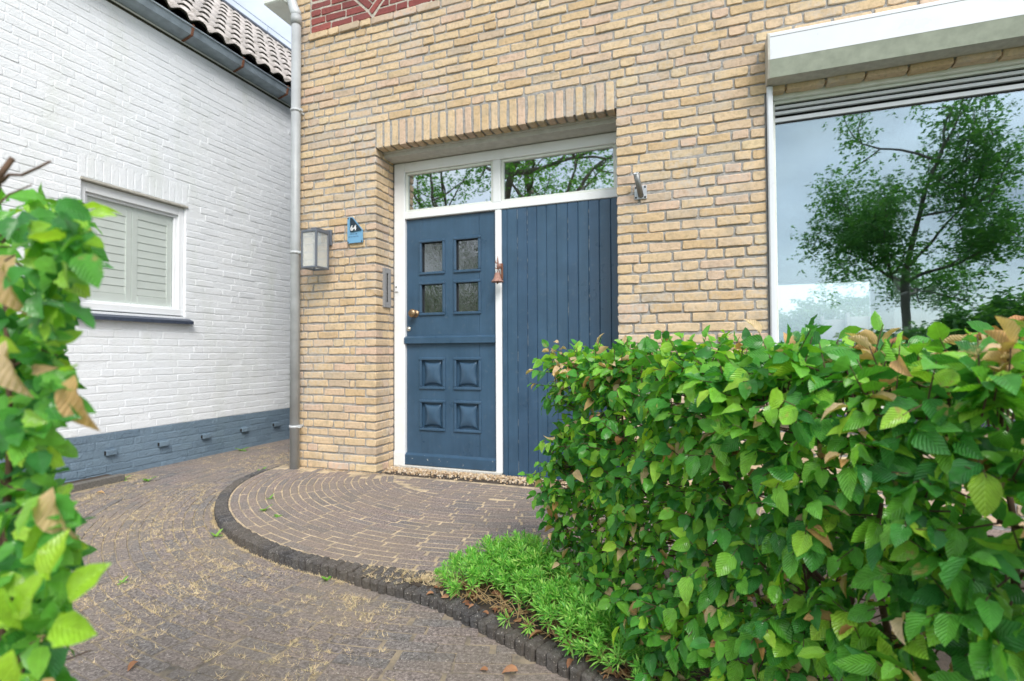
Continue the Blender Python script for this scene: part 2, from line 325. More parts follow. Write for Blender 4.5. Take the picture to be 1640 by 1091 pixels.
# ------------------------------------------------------------------ mesh helpers
class MB:
    def __init__(s): s.v = []; s.f = []; s.mi = []; s.sm = []; s.uv = None
    def add(s, vs, fs, mi=0, smooth=False):
        o = len(s.v); s.v += [tuple(map(float, p)) for p in vs]
        for f in fs: s.f.append(tuple(i+o for i in f)); s.mi.append(mi); s.sm.append(smooth)
        return s
    def box(s, x0, x1, y0, y1, z0, z1, c=0., mi=0):
        if x0 > x1: x0, x1 = x1, x0
        if y0 > y1: y0, y1 = y1, y0
        if z0 > z1: z0, z1 = z1, z0
        if c <= 0:
            vs = [(x, y, z) for z in (z0, z1) for y in (y0, y1) for x in (x0, x1)]
            return s.add(vs, [(0, 2, 3, 1), (4, 5, 7, 6), (0, 1, 5, 4), (2, 6, 7, 3), (0, 4, 6, 2), (1, 3, 7, 5)], mi)
        c = min(c, (x1-x0)*.45, (y1-y0)*.45, (z1-z0)*.45)
        P = (x0, x1), (y0, y1), (z0, z1); vs = []; idx = {}
        for i in (0, 1):
            for j in (0, 1):
                for k in (0, 1):
                    b = [P[0][i], P[1][j], P[2][k]]; sg = [1-2*i, 1-2*j, 1-2*k]
                    for ax in range(3):
                        p = [b[a]+(0 if a == ax else sg[a]*c) for a in range(3)]
                        idx[i, j, k, ax] = len(vs); vs.append(p)
        fs = []
        for ax in range(3):
            a1, a2 = (ax+1) % 3, (ax+2) % 3
            for e in (0, 1):
                q = []
                for u, w_ in ((0, 0), (1, 0), (1, 1), (0, 1)):
                    key = [0, 0, 0]; key[ax] = e; key[a1] = u; key[a2] = w_; q.append(idx[(*key, ax)])
                fs.append(tuple(q if e else q[::-1]))
            for u in (0, 1):
                for w_ in (0, 1):
                    k0 = [0, 0, 0]; k0[a1] = u; k0[a2] = w_; k1 = list(k0); k1[ax] = 1
                    q = [idx[(*k0, a1)], idx[(*k1, a1)], idx[(*k1, a2)], idx[(*k0, a2)]]
                    fs.append(tuple(q if (u == w_) == False else q[::-1]))
        for i in (0, 1):
            for j in (0, 1):
                for k in (0, 1):
                    q = [idx[i, j, k, a] for a in range(3)]
                    fs.append(tuple(q if (i+j+k) % 2 else q[::-1]))
        return s.add(vs, fs, mi)
    def prism(s, poly, z0, z1, mi=0, axis='z', smooth=False):
        n = len(poly)
        T = {'z': lambda a, b, h: (a, b, h), 'y': lambda a, b, h: (a, h, b), 'x': lambda a, b, h: (h, a, b)}[axis]
        vs = [T(a, b, z0) for a, b in poly]+[T(a, b, z1) for a, b in poly]
        fs = [tuple(range(n))[::-1], tuple(range(n, 2*n))]+[(i, (i+1) % n, n+(i+1) % n, n+i) for i in range(n)]
        if axis == 'y': fs = [f[::-1] for f in fs]
        return s.add(vs, fs, mi, smooth)
    def tube(s, pts, rads, n=8, mi=0, cap=True, smooth=True):
        pts = [Vector(p) for p in pts]
        if isinstance(rads, (int, float)): rads = [rads]*len(pts)
        vs = []; up = Vector((0, 0, 1)); pr = None
        for i, p in enumerate(pts):
            d = (pts[min(i+1, len(pts)-1)]-pts[max(i-1, 0)])
            d = d.normalized() if d.length > 1e-9 else up
            if pr is None:
                a = d.cross(up if abs(d.z) < .95 else Vector((1, 0, 0))).normalized()
            else:
                a = (pr-d*pr.dot(d)); a = a.normalized() if a.length > 1e-6 else d.orthogonal().normalized()
            pr = a; b = d.cross(a)
            for k in range(n):
                t = 2*math.pi*k/n; vs.append(p+(a*math.cos(t)+b*math.sin(t))*rads[i])
        fs = [(i*n+k, i*n+(k+1) % n, (i+1)*n+(k+1) % n, (i+1)*n+k) for i in range(len(pts)-1) for k in range(n)]
        s.add(vs, fs, mi, smooth)
        if cap:
            o = len(s.v)-len(vs)
            s.f += [tuple(o+k for k in range(n))[::-1], tuple(o+(len(pts)-1)*n+k for k in range(n))]; s.mi += [mi, mi]; s.sm += [False, False]
        return s
    def lathe(s, prof, n=20, org=(0, 0, 0), mi=0, M4=None, smooth=True):
        vs = []
        for r, z in prof:
            for k in range(n):
                t = 2*math.pi*k/n; vs.append(Vector((r*math.cos(t), r*math.sin(t), z)))
        if M4 is not None: vs = [M4 @ p for p in vs]
        vs = [p+Vector(org) for p in vs]
        fs = [(i*n+k, i*n+(k+1) % n, (i+1)*n+(k+1) % n, (i+1)*n+k) for i in range(len(prof)-1) for k in range(n)]
        return s.add(vs, fs, mi, smooth)
    def mesh(s, name, mats):
        me = bpy.data.meshes.new(name); me.from_pydata(s.v, [], s.f)
        for mt in (mats if isinstance(mats, (list, tuple)) else [mats]): me.materials.append(mt)
        me.polygons.foreach_set('material_index', s.mi); me.polygons.foreach_set('use_smooth', s.sm)
        if s.uv is not None:
            l = me.uv_layers.new(name='UVMap'); l.data.foreach_set('uv', np.asarray(s.uv, float).ravel())
        me.update(); return me
    def build(s, name, mats, parent=None, **tags): return obj(name, s.mesh(name, mats), parent, **tags)

def obj(name, me, parent=None, mat=None, **tags):
    o = bpy.data.objects.new(name, me); col.objects.link(o)
    if mat is not None: o.matrix_world = mat
    if parent is not None: o.parent = parent
    for k, v in tags.items(): o[k] = v
    return o
def empty(name, label, cat, loc=(0, 0, 0), group=None, kind=None):
    o = obj(name, None); o.empty_display_size = .1; o.location = loc
    if label: o['label'] = label
    if cat: o['category'] = cat
    if group: o['group'] = group
    if kind: o['kind'] = kind
    return o
# things are built in world coordinates; their Empties stand at the origin of the thing with children offset back
def thing(name, label, cat, base=(0, 0, 0), group=None):
    return empty(name, label, cat, base, group)
def part(name, mb, mats, parent, **tags):
    """mesh given in world coordinates, parented to an Empty that stands at its base (or to an object at origin)"""
    off = Vector((0, 0, 0)); p = parent
    while p is not None: off += p.location; p = p.parent
    me = mb.mesh(name, mats)
    if off.length > 0: me.transform(Matrix.Translation(-off))
    return obj(name, me, parent, **tags)

def variant(mb):
    return dict(v=np.array(mb.v, float), f=mb.f, mi=mb.mi, sm=mb.sm, uv=(np.asarray(mb.uv, float) if mb.uv is not None else None))
def join(name, variants, insts, mats, parent=None, **tags):
    """many small alike pieces joined into one mesh: insts = [(variant index, 4x4 Matrix)]"""
    V = []; F = []; MI = []; SM = []; UV = []; o = 0
    for vi, mt in insts:
        va = variants[vi]; A = np.array(mt)
        V.append(va['v'] @ A[:3, :3].T+A[:3, 3]); F += [tuple(i+o for i in f) for f in va['f']]
        MI += va['mi']; SM += va['sm']; o += len(va['v'])
        if va['uv'] is not None: UV.append(va['uv'])
    me = bpy.data.meshes.new(name)
    if V: me.from_pydata(np.concatenate(V).tolist(), [], F)
    for mt in (mats if isinstance(mats, (list, tuple)) else [mats]): me.materials.append(mt)
    me.polygons.foreach_set('material_index', MI); me.polygons.foreach_set('use_smooth', SM)
    if UV:
        l = me.uv_layers.new(name='UVMap'); l.data.foreach_set('uv', np.concatenate(UV).ravel())
    me.update(); return obj(name, me, parent, **tags)
def var_mesh(name, va, mats):
    mb = MB(); mb.v = va['v'].tolist(); mb.f = va['f']; mb.mi = va['mi']; mb.sm = va['sm']; mb.uv = va['uv']
    return mb.mesh(name, mats)
def score(p, size):
    x, y, d = proj(p)
    if d < .05 or x < -20 or x > 1660 or y < -20 or y > 1111: return 0.
    return size/d**2
def place(name, stuff_name, variants, insts, mats, parent, limit=300, tags=None):
    """insts = [(variant, Matrix, size, score)]: the pieces that show largest as objects, the rest joined"""
    off = Vector((0, 0, 0)); p = parent
    while p is not None: off += p.location; p = p.parent
    T = Matrix.Translation(-off)
    order = sorted(range(len(insts)), key=lambda i: -insts[i][3])
    top = [i for i in order[:limit] if insts[i][3] > 0]; ts = set(top)
    ms = [var_mesh(name, v, mats) for v in variants]
    for i in top:
        o = bpy.data.objects.new(name, ms[insts[i][0]]); col.objects.link(o)
        o.parent = parent; o.matrix_basis = T @ insts[i][1]
    rest = [(insts[i][0], T @ insts[i][1]) for i in range(len(insts)) if i not in ts]
    if rest: join(stuff_name, variants, rest, mats, parent, kind='stuff', **(tags or {}))

# ------------------------------------------------------------------ brick variants
def brick_poly(poly, depth=.1, inset=.004, lip=.005, jit=.0, rs=random):
    """front face (y=0, looking to -Y) of a convex polygon in x,z with a worn chamfer"""
    n = len(poly); cx = sum(p[0] for p in poly)/n; cz = sum(p[1] for p in poly)/n
    outer = [(x+rs.uniform(-jit, jit), z+rs.uniform(-jit, jit)) for x, z in poly]
    inner = []
    for x, z in outer:
        dx, dz = cx-x, cz-z
        inner.append((x+math.copysign(min(inset*rs.uniform(.5, 1.6), abs(dx)*.6), dx), z+math.copysign(min(inset*rs.uniform(.5, 1.6), abs(dz)*.6), dz)))
    mb = MB()
    vs = [(x, rs.uniform(-.001, .001), z) for x, z in inner]+[(x, lip*rs.uniform(.6, 1.5), z) for x, z in outer]+[(x, depth, z) for x, z in outer]
    fs = [tuple(range(n))]+[(i, n+i, n+(i+1) % n, (i+1) % n) for i in range(n)]+[(n+i, 2*n+i, 2*n+(i+1) % n, n+(i+1) % n) for i in range(n)]
    mb.add(vs, fs); return mb
def rect_brick(Lh, H, depth=.1, ch=.0080, jit=.0025, rs=random, inset=.004, lip=.005):
    a, b = Lh/2, H/2
    g = lambda: ch*rs.uniform(.3, 1.5)
    poly = [(-a, -b+g()), (-a+g(), -b), (rs.uniform(-.3, .3)*a, -b+rs.uniform(-.0015, .003)), (a-g(), -b), (a, -b+g()),
            (a, b-g()), (a-g(), b), (rs.uniform(-.3, .3)*a, b-rs.uniform(-.001, .0025)), (-a+g(), b), (-a, b-g())]
    return brick_poly(poly, depth, inset, lip, jit, rs)
BR_L, BR_H = .21, .0585
def brick_set(nl, nh, **kw):
    return [variant(rect_brick(BR_L, BR_H, **kw)) for _ in range(nl)]+[variant(rect_brick(.1, BR_H, **kw)) for _ in range(nh)]

COURSE = .07105; JOINT = .0125
def row_fill(x0, x1, rs, prev_joints, long=.222, short=.112, pshort=.22):
    """brick spans (with joints taken off) filling x0..x1; joints kept off those of the course below"""
    out = []; x = x0; joints = []
    while x < x1-.02:
        best = None
        for _ in range(7):
            Ln = short if rs.random() < pshort else long*rs.uniform(.975, 1.025)
            if x == x0: Ln = rs.choice([short, short*1.45, long])
            e = x+Ln
            dmin = min([abs(e-j) for j in prev_joints] or [9])
            if best is None or dmin > best[0]: best = (dmin, Ln)
            if dmin > .045: break
        e = x+best[1]
        if x1-e < .055: e = x1
        if e < x1 and e-x < .03: e = x1
        if e-x > .26: e = x+(e-x)/2
        out.append((x, e)); joints.append(e); x = e
    return out, joints

# ================================================================== THE SETTING
DRIVE_Z = -.05
def dzf(x): return DRIVE_Z-.0175*max(0., -3.0-x)      # the drive falls a little towards the white house
ground = MB(); ground.add([(-400, -400, -.16), (400, -400, -.16), (400, 400, -.16), (-400, 400, -.16)], [(0, 1, 2, 3)])
ground.build('ground', M['lawn'], kind='structure')
road = MB(); road.box(-60, 60, -9.0, -4.6, -.3, -.12); road.build('road', M['asphalt'], kind='structure')

# landing: a raised half-oval of pavers in front of the door, its edge a row of kerb stones
LCX, LA, LB, LN = -1.55, 2.10, 1.715, 1.9
def landing_pt(t, off=0.):
    """t from 0 (left end at the wall) to pi (right end); off inwards"""
    a, b = LA-off, LB-off
    c, s = math.cos(t), math.sin(t)
    return LCX-a*math.copysign(abs(c)**(2/LN), c), -b*abs(s)**(2/LN)
def in_landing(x, y, grow=0.):
    if y > 0: return False
    return (abs(x-LCX)/(LA+grow))**LN+(abs(y)/(LB+grow))**LN < 1
BED = [(-1.75, -1.700), (-1.62, -1.715), (-1.50, -1.737), (-1.36, -1.765), (-1.2, -1.785), (-1.06, -1.815), (-.971, -1.842), (-.85, -1.893), (-.635, -1.988), (-.432, -2.075), (-.1, -2.24), (.4, -2.53), (1.0, -2.9), (1.8, -3.4)]
def bed_y(x):
    for (xa, ya), (xb, yb) in zip(BED, BED[1:]):
        if xa <= x <= xb: return ya+(yb-ya)*(x-xa)/(xb-xa)
    return None
def in_raised(x, y, g=0.):
    if in_landing(x, y, g): return True
    if x > BED[0][0]:
        by = bed_y(min(x, 1.79)); return y > by-g and y < 0
    return False

s_driv = MB(); s_driv.prism([(-5.0, -.25), (1.9, -.25), (1.9, DRIVE_Z-.004), (-3.0, DRIVE_Z-.004), (-5.0, dzf(-5.)-.004)], -4.4, 6., axis='y')
driveway = s_driv.build('driveway', M['joint'], kind='structure')
rs = random.Random(3)
pav_var = []
for i in range(5):
    b = MB(); b.box(-.1, .1, -.0345, .0345, -.05, 0, .003+.002*rs.random()); pav_var.append(variant(b))
insts = []; PW, PL = .0565, .206
def drive_row(o):
    """one course of the drive: straight out of the alley, then round the landing, o metres outside its edge"""
    x0 = LCX-LA-o
    return [(x0, yy) for yy in np.arange(2.0, 0., -.05)]+[landing_pt(math.pi*i/400, -o) for i in range(0, 330)]
def on_drive(x, y): return not in_raised(x, y, -.10) and not (y > -.04 and x > -3.6) and x > -4.99 and y > -3.4 and x < 1.3 and not (-2.6 < y < -.5 and x < -4.68)
j = 0
while j < 62:
    o = .034+j*PW; pts = drive_row(o); acc = [0.]
    for p, q in zip(pts, pts[1:]): acc.append(acc[-1]+math.dist(p, q))
    s_ = rs.uniform(0, .2)
    while s_ < acc[-1]-.2:
        i = max(1, min(len(pts)-1, int(np.searchsorted(acc, s_+PL/2)))); p, q = pts[i-1], pts[i]; a = math.atan2(q[1]-p[1], q[0]-p[0])
        cx, y = q; hx, hy = .09*math.cos(a), .09*math.sin(a)
        px, py, d = proj((cx, y, DRIVE_Z))
        if on_drive(cx, y) and on_drive(cx-hx, y-hy) and on_drive(cx+hx, y+hy) and d > .1 and -260 < px < 1500 and py < 1400:
            mt = Matrix.Translation((cx, y, dzf(cx)+rs.uniform(-.003, .002))) @ Matrix.Rotation(a+rs.gauss(0, .012), 4, 'Z') @ Matrix.Rotation(rs.gauss(0, .010), 4, 'X') @ Matrix.Rotation(rs.gauss(0, .006), 4, 'Y') @ Matrix.Diagonal((rs.uniform(.96, .99), .735, 1, 1))
            insts.append((rs.randrange(5), mt, 0, score((cx, y, DRIVE_Z), 1)))
        s_ += PL
    j += 1
place('paver', 'far_pavers', pav_var, insts, M['paver'], driveway)

# landing slab, its joint sand, and the pavers laid in concentric rows
b = MB(); poly = [landing_pt(math.pi*i/60, .082) for i in range(61)]
b.prism(poly, -.2, -.003)
landing = b.build('landing', M['sand'], kind='structure')
insts = []; row = 0; off = .086+.034
while off < LB-.42:
    N = 500; pts = [landing_pt(math.pi*i/N, off) for i in range(N+1)]
    acc = [0.]
    for p, q in zip(pts, pts[1:]): acc.append(acc[-1]+math.dist(p, q))
    s_ = rs.uniform(0, .2)
    while s_ < acc[-1]:
        Lp = .208
        i = int(np.searchsorted(acc, min(s_+Lp/2, acc[-1]-1e-4))); i = max(1, min(N, i))
        p, q = pts[i-1], pts[i]; ang = math.atan2(q[1]-p[1], q[0]-p[0])
        if q[1] < -.045 or q[0] > -2.5 and q[0] < -.6:
            sc = (Lp-.010)/.2
            if abs(p[0]-LCX) > .9*LA: sc *= .98
            mt = Matrix.Translation((q[0], q[1], rs.uniform(-.002, .002))) @ Matrix.Rotation(ang+rs.gauss(0, .01), 4, 'Z') @ Matrix.Rotation(rs.gauss(0, .008), 4, 'X') @ Matrix.Diagonal((sc, .715, 1, 1))
            insts.append((rs.randrange(5), mt, 0, score((q[0], q[1], 0), 1)*(0 if (q[0] > -.75 and q[1] < -.9) else 1)))
        s_ += Lp
    off += .0565; row += 1
IOFF = off-.03
y = -.075; k = 0
while y > -LB:
    x = LCX-LA+(.1 if k % 2 else 0)
    while x < LCX+LA:
        cx = x+.104
        def ins_(q): return (abs(q-LCX)/(LA-IOFF))**LN+(abs(y)/(LB-IOFF))**LN < 1
        if ins_(cx-.08) and ins_(cx+.08):
            mt = Matrix.Translation((cx, y, rs.uniform(-.002, .002))) @ Matrix.Rotation(rs.gauss(0, .01), 4, 'Z') @ Matrix.Rotation(rs.gauss(0, .008), 4, 'X') @ Matrix.Diagonal((.985, .715, 1, 1))
            insts.append((rs.randrange(5), mt, 0, score((cx, y, 0), 1)))
        x += .206
    y -= .0565; k += 1
place('paver', 'inner_pavers', pav_var, insts, M['paver_landing'], landing)
# recess floor in front of the door
b = MB(); b.box(-2.59, -.56, .0, .30, -.2, -.012); b.build('doorstep_ground', M['soil'], kind='structure')

# kerb stones along the landing edge and on around the planting bed
b = MB(); poly = [(x, y+.06) for x, y in BED]+[(1.8, -.3), (.3, -.3), (-.25, -1.2), (-.9, -1.56), (-1.15, -1.70)]
b.prism(poly[::1], -.2, -.008); bed_o = b.build('planting_bed', M['soil'], kind='structure')
b = MB(); b.box(.62, 6, -6.0, -.0, -.25, -.02); 
b = MB(); b.box(.0, 6, -1.75, 0, -.25, -.014); b.build('paved_path', M['paver_landing'], kind='structure')
kerb = empty('kerb', None, None, (0, 0, 0), kind='structure')
b = MB(); b.prism([landing_pt(math.pi*i/60, .012) for i in range(61)], -.19, -.016)
bed_k = b.build('bedding', M['kerb'], kerb)
kv = []
for i in range(6):
    b = MB(); b.box(-.0226, .0226, -.041, .041, -.12, 0, .009); v = variant(b)
    v['v'][:, :2] *= 1+rng.normal(0, .03, (len(v['v']), 2)); v['v'][:, 2] += (v['v'][:, 2] > -.05)*rng.normal(0, .0032, len(v['v'])); kv.append(v)
def along(pts, pitch, fn):
    acc = [0.]
    for p, q in zip(pts, pts[1:]): acc.append(acc[-1]+math.dist(p, q))
    s_ = pitch/2
    while s_ < acc[-1]:
        i = max(1, min(len(pts)-1, int(np.searchsorted(acc, s_)))); p, q = pts[i-1], pts[i]
        t = (s_-acc[i-1])/max(1e-9, acc[i]-acc[i-1])
        fn(p[0]+(q[0]-p[0])*t, p[1]+(q[1]-p[1])*t, math.atan2(q[1]-p[1], q[0]-p[0])); s_ += pitch
kin = []
def ks(dz):
    def f(x, y, a):
        mt = Matrix.Translation((x, y, dz+rs.uniform(-.004, .004))) @ Matrix.Rotation(a+rs.gauss(0, .03), 4, 'Z') @ Matrix.Rotation(rs.gauss(0, .03), 4, 'X')
        kin.append((rs.randrange(6), mt, 0, max(1e-6, score((x, y, 0), 1))))
    return f
edge = [landing_pt(math.pi*i/400, .041) for i in range(12, 226)]
edge = [p for p in edge if p[0] < -1.02 and p[1] < -.16]
along(edge, .0485, ks(.004))
# Catmull-Rom through the bed edge
bp = [Vector(p) for p in BED]; sm = []
for i in range(1, len(bp)-2):
    for t in np.linspace(0, 1, 12, endpoint=False):
        p0, p1, p2, p3 = bp[i-1], bp[i], bp[i+1], bp[i+2]
        sm.append(tuple(.5*((2*p1)+(p2-p0)*t+(2*p0-5*p1+4*p2-p3)*t*t+(3*p1-p0-3*p2+p3)*t**3)))
sm = [(x, y+.041) for x, y in sm if x > -1.60]
along(sm, .0485, ks(-.006))
place('kerb_stone', 'far_kerb_stones', kv, kin, M['kerb'], kerb)

# concrete edging with soil by the white wall
b = MB(); b.box(-4.78, -4.71, -2.6, -.63, -.2, -.025, .006)
ed = b.build('edging_strip', M['concrete'], kind='structure')
b = MB(); b.box(-5.0, -4.78, -2.6, -.60, -.2, -.055); b.build('soil_strip', M['soil'], kind='structure')

# ================================================================== THE YELLOW BRICK HOUSE
house = thing('brick_house', 'yellow brick house with blue front door and large shuttered window', 'house', (0, 0, 0))
HX0, HX1, HTOP = -3.47, 3.9, 5.6
DX0, DX1, DTOP = -2.59, -.56, 2.771           # door opening
WX0, WX1, WZ0, WTOP = .425, 2.95, .62, 2.735    # window opening
MY = .0080                                    # mortar face
REC = .275                                    # depth of the door reveal
core = MB()
core.box(HX0+.01, DX0-.0105, MY, .30, -.2, HTOP)
core.box(DX1+.01, WX0-.004, MY, .30, -.2, HTOP)
core.box(DX0-.0105, DX1+.01, MY, .30, DTOP+.004, HTOP)
core.box(WX0-.004, WX1, MY, .30, -.2, WZ0)
core.box(WX0-.004, WX1, MY, .30, WTOP, HTOP)
core.box(WX1, HX1, MY, .30, -.2, HTOP)
wall = part('wall', core, M['mortar'], house)
# side, back wall (with a wide window), ceiling and floor that close the room
YB = 7.2
BWX0, BWX1, BWZ0, BWZ1 = .2, 2.90, .75, 2.27
sh = MB()
sh.box(HX0+.01, HX0+.25, .30, YB, -.2, HTOP); sh.box(HX1+1.8, HX1+2.05, .30, YB, -.2, HTOP); sh.box(HX1, HX1+2.05, .02, .30, -.2, HTOP)
sh.box(HX0+.25, BWX0, YB-.2, YB, -.2, HTOP); sh.box(BWX1, HX1+1.8, YB-.2, YB, -.2, HTOP)
sh.box(BWX0, BWX1, YB-.2, YB, -.2, BWZ0); sh.box(BWX0, BWX1, YB-.2, YB, BWZ1, HTOP)
sh.box(HX0+.25, HX1+1.8, .30, YB-.2, 2.78, 3.0); sh.box(HX0+.25, HX1+1.8, .30, YB-.2, -.2, .0)
sh.box(-.45, -.35, .30, YB-.2, 0, 2.78)
sh.box(HX0, HX1+2.05, .0105, YB, HTOP, HTOP+.1)  # unseen flat top, added to keep daylight out of the room
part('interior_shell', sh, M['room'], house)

rs = random.Random(11)
BV = brick_set(7, 5, rs=rs)
yb = []; rb = []          # yellow and red bricks
def put_brick(lst, x0, x1, z0, yoff=0., rot=0., h=BR_H, depth=1.):
    Lb = x1-x0
    vi = rs.randrange(7) if Lb > .15 else 7+rs.randrange(5)
    L0 = BR_L if vi < 7 else .1
    flip = rs.random() < .5
    cx, cz = (x0+x1)/2, z0+h/2
    mt = Matrix.Translation((cx, yoff+rs.gauss(0, .0022), cz+rs.gauss(0, .0014))) @ Matrix.Rotation(rot+rs.gauss(0, .006), 4, 'Y') @ Matrix.Rotation(rs.gauss(0, .008), 4, 'Z') @ Matrix.Rotation(rs.gauss(0, .012), 4, 'X') @ Matrix.Diagonal((Lb/L0, depth, h/BR_H, 1))
    x, y, d = proj((cx, 0, cz)); hid = (x > 860 and y > 565)
    lst.append((vi, mt, 0, 0 if hid else score((cx, 0, cz), Lb)))
RPX0, RPX1, RPZ = -3.289, -1.955, 54*COURSE+.0785   # red panel above course 54
prev = {}
DIAX, DIAZ = -2.622, 54*COURSE+.086
for k in range(0, 70):
    z0 = k*COURSE+JOINT/2
    if k == 0: z0 = .004
    zc = z0+BR_H/2
    segs = [(HX0, HX1-.2)]
    cut = []
    if zc < DTOP: cut.append((DX0, DX1))
    elif zc < 42*COURSE: cut.append((DX0-.004, DX1+.004))
    if WZ0 < zc < WTOP: cut.append((WX0-.004, WX1))
    if k > 54: cut.append((RPX0, RPX1))
    ss = segs
    for a, b_ in cut:
        ns = []
        for p, q in ss:
            if b_ <= p or a >= q: ns.append((p, q)); continue
            if a > p: ns.append((p, a))
            if b_ < q: ns.append((b_, q))
        ss = ns
    for (a, b_) in ss:
        key = (round(a, 2))
        spans, j = row_fill(a, b_, rs, prev.get('all', []))
        if abs(b_-DX0) < .001:      # door corner: alternate header and stretcher at the corner
            e = .105 if k % 2 else .21
            spans, j = row_fill(a, b_-e-.0, rs, prev.get('all', [])); spans.append((b_-e, b_+JOINT))
            # the return of the reveal
            if k % 2 == 0: ret = [(.106, .195), (.207, .272)]
            else: ret = [(.212, .272)]
            for (ya, yb_) in ret:
                c = rs.randrange(5)
                mt = Matrix.Translation((DX0, (ya+yb_)/2, z0+BR_H/2)) @ Matrix.Rotation(math.pi/2, 4, 'Z') @ Matrix.Diagonal(((yb_-ya)/.1, .9, 1, 1))
                yb.append((7+c, mt, 0, score((DX0, ya, zc), .1)))
        prev.setdefault('new', []).extend(j)
        for (p, q) in spans:
            yo = -.011 if (k == 54 and p > RPX0-.02 and q < RPX1+.15) else 0.
            dep = 1.
            if abs(q-(DX0+JOINT)) < 1e-6 and k % 2: dep = 2.0
            put_brick(yb, p+JOINT*.5*(0 if p == HX0 else 1), q-JOINT*.5-(0 if abs(q-(DX0+JOINT)) > 1e-6 else JOINT*.5), z0, yo, 0, BR_H, dep)
    prev['all'] = prev.pop('new', [])
# soldier course over the door
n = 27; pw = (DX1-DX0+.006)/n
for i in range(n):
    xc = DX0-.003+pw*(i+.5); z1 = 42*COURSE-.008; z0_ = DTOP-.009+rs.uniform(-.003, .003)
    Ls = z1-z0_
    mt = Matrix.Translation((xc+rs.gauss(0, .001), rs.gauss(0, .001), (z0_+z1)/2)) @ Matrix.Rotation(math.pi/2+rs.gauss(0, .006), 4, 'Y') @ Matrix.Diagonal((Ls/BR_L, 1, .99, 1))
    yb.append((rs.randrange(7), mt, 0, score((xc, 0, z1), .25)))
# row of header ends seen above the window, under the shutter box
for i in range(24):
    xc = WX0+.05+i*.105
    mt = Matrix.Translation((xc, .016, WTOP-.001)) @ Matrix.Rotation(math.pi/2, 4, 'X') @ Matrix.Rotation(0, 4, 'Z') @ Matrix.Diagonal((.94, .3, 1.7, 1))
    mt = Matrix.Translation((xc, .065, WTOP-.004)) @ Matrix.Rotation(R(90), 4, 'X') @ Matrix.Diagonal((.94, .1, 1.6, 1))
    yb.append((7+rs.randrange(5), mt, 0, 0))
place('brick', 'brickwork', BV, yb, M['brick'], wall)
# recessed red panel with its diamond of slanting bricks
b = MB(); b.box(RPX0, RPX1, .0065, .02, 55*COURSE, 70*COURSE); rpan = part('red_panel', b, M['mortar_pale'], house, label='red brick panel with pale joints and a diamond')
prev = []
extra = []
for k in range(55, 68):
    z0 = k*COURSE+JOINT/2-.004; zc = z0+BR_H/2
    spans, prev = row_fill(RPX0+.004, RPX1-.004, rs, prev)
    for p, q in spans:
        p += .005; q -= .005
        hw0, hw1 = (z0-DIAZ), (z0+BR_H-DIAZ)      # half width of the diamond at the brick's bottom and top
        if hw1 <= 0 or q < DIAX-max(hw1, 0)-.012 or p > DIAX+max(hw1, 0)+.012: put_brick(rb, p, q, z0, .001); continue
        for sg in (-1, 1):
            xa0 = DIAX+sg*(max(hw0, 0)+.014); xa1 = DIAX+sg*(max(hw1, 0)+.014)
            if sg < 0 and p < min(xa0, xa1)-.012: poly = [(p, z0), (min(q, xa0), z0), (min(q, xa1), z0+BR_H), (p, z0+BR_H)]
            elif sg > 0 and q > max(xa0, xa1)+.012: poly = [(max(p, xa0), z0), (q, z0), (q, z0+BR_H), (max(p, xa1), z0+BR_H)]
            else: continue
            extra.append(variant(brick_poly(poly, .08, .003, .004, .001, rs)))
place('brick', 'red_brickwork', BV, rb, M['red_brick'], rpan, 120)
mv = [var_mesh('brick', v, M['red_brick']) for v in extra]
for me in mv: obj('brick', me, rpan)
dl = []
for j in range(9):
    a0 = DIAZ+.008+j*.0735*1.414
    for sg in (-1, 1):
        s0 = .037 if sg < 0 else -.037
        d = Vector((sg*.7071, .7071)); nrm_ = Vector((-sg*.7071, .7071))
        for t0 in ((.0 if sg > 0 else .074), .222 if sg > 0 else .296):
            t1 = t0+.205
            c = Vector((DIAX, a0))+d*((t0+t1)/2)+nrm_*.035
            if c.y > 4.75: continue
            if abs(c.x-DIAX) > (c.y-DIAZ)+.01: continue
            mt = Matrix.Translation((c.x, .0, c.y)) @ Matrix.Rotation(-math.atan2(d.y, d.x), 4, 'Y') @ Matrix.Diagonal((.205/BR_L, 1, 1, 1))
            dl.append((rs.randrange(7), mt, 0, score((c.x, 0, c.y), .2)))
place('brick', 'diamond_bricks', BV, dl, M['red_brick'], rpan, 100)

# ---- door frame
FY = REC                                   # front of the frame
FX0 = DX0+.004; FX1 = DX1-.004
DLX = onY(648, 500, FY)[0]; DRX = onY(793, 500, FY)[0]; MUL = onY(803, 500, FY)[0]
TRZ0 = onY(720, 338, FY)[2]-.03; TRZ1 = TRZ0+.062
FTOP = 2.715
fr = MB()
fr.box(FX0, DLX, FY, FY+.09, .0, FTOP, .004)
fr.box(DRX, MUL, FY+.004, FY+.09, -.02, TRZ0-.002, .004)
fr.box(DLX, FX1, FY+.002, FY+.09, TRZ0, TRZ1, .004)
fr.box(DLX, FX1, FY+.002, FY+.09, FTOP-.085, FTOP, .004)
fr.box(DRX-.018, MUL-.005, FY+.004, FY+.09, TRZ1+.001, FTOP-.086, .004)
fr.box(FX1-.035, FX1, FY+.004, FY+.09, TRZ1+.001, FTOP-.086, .004)
fr.box(FX0-.001, DLX+.004, FY-.008, FY-.001, .0, .135, .003)
dframe = part('door_frame', fr, M['white'], house)
b = MB(); b.box(DX0-.001, DX1+.0, .125, FY+.02, FTOP+.006, DTOP+.002, .0)
b.box(DX0+.001, DX1-.001, .10, .126, DTOP-.018, DTOP+.001)
part('soffit_board', b, M['plaster'], house, label='pale grey board under the brick lintel')
b = MB(); b.box(FX0, MUL, FY-.015, FY+.1, -.03, .022, .006); part('threshold', b, M['stone_white'], house)
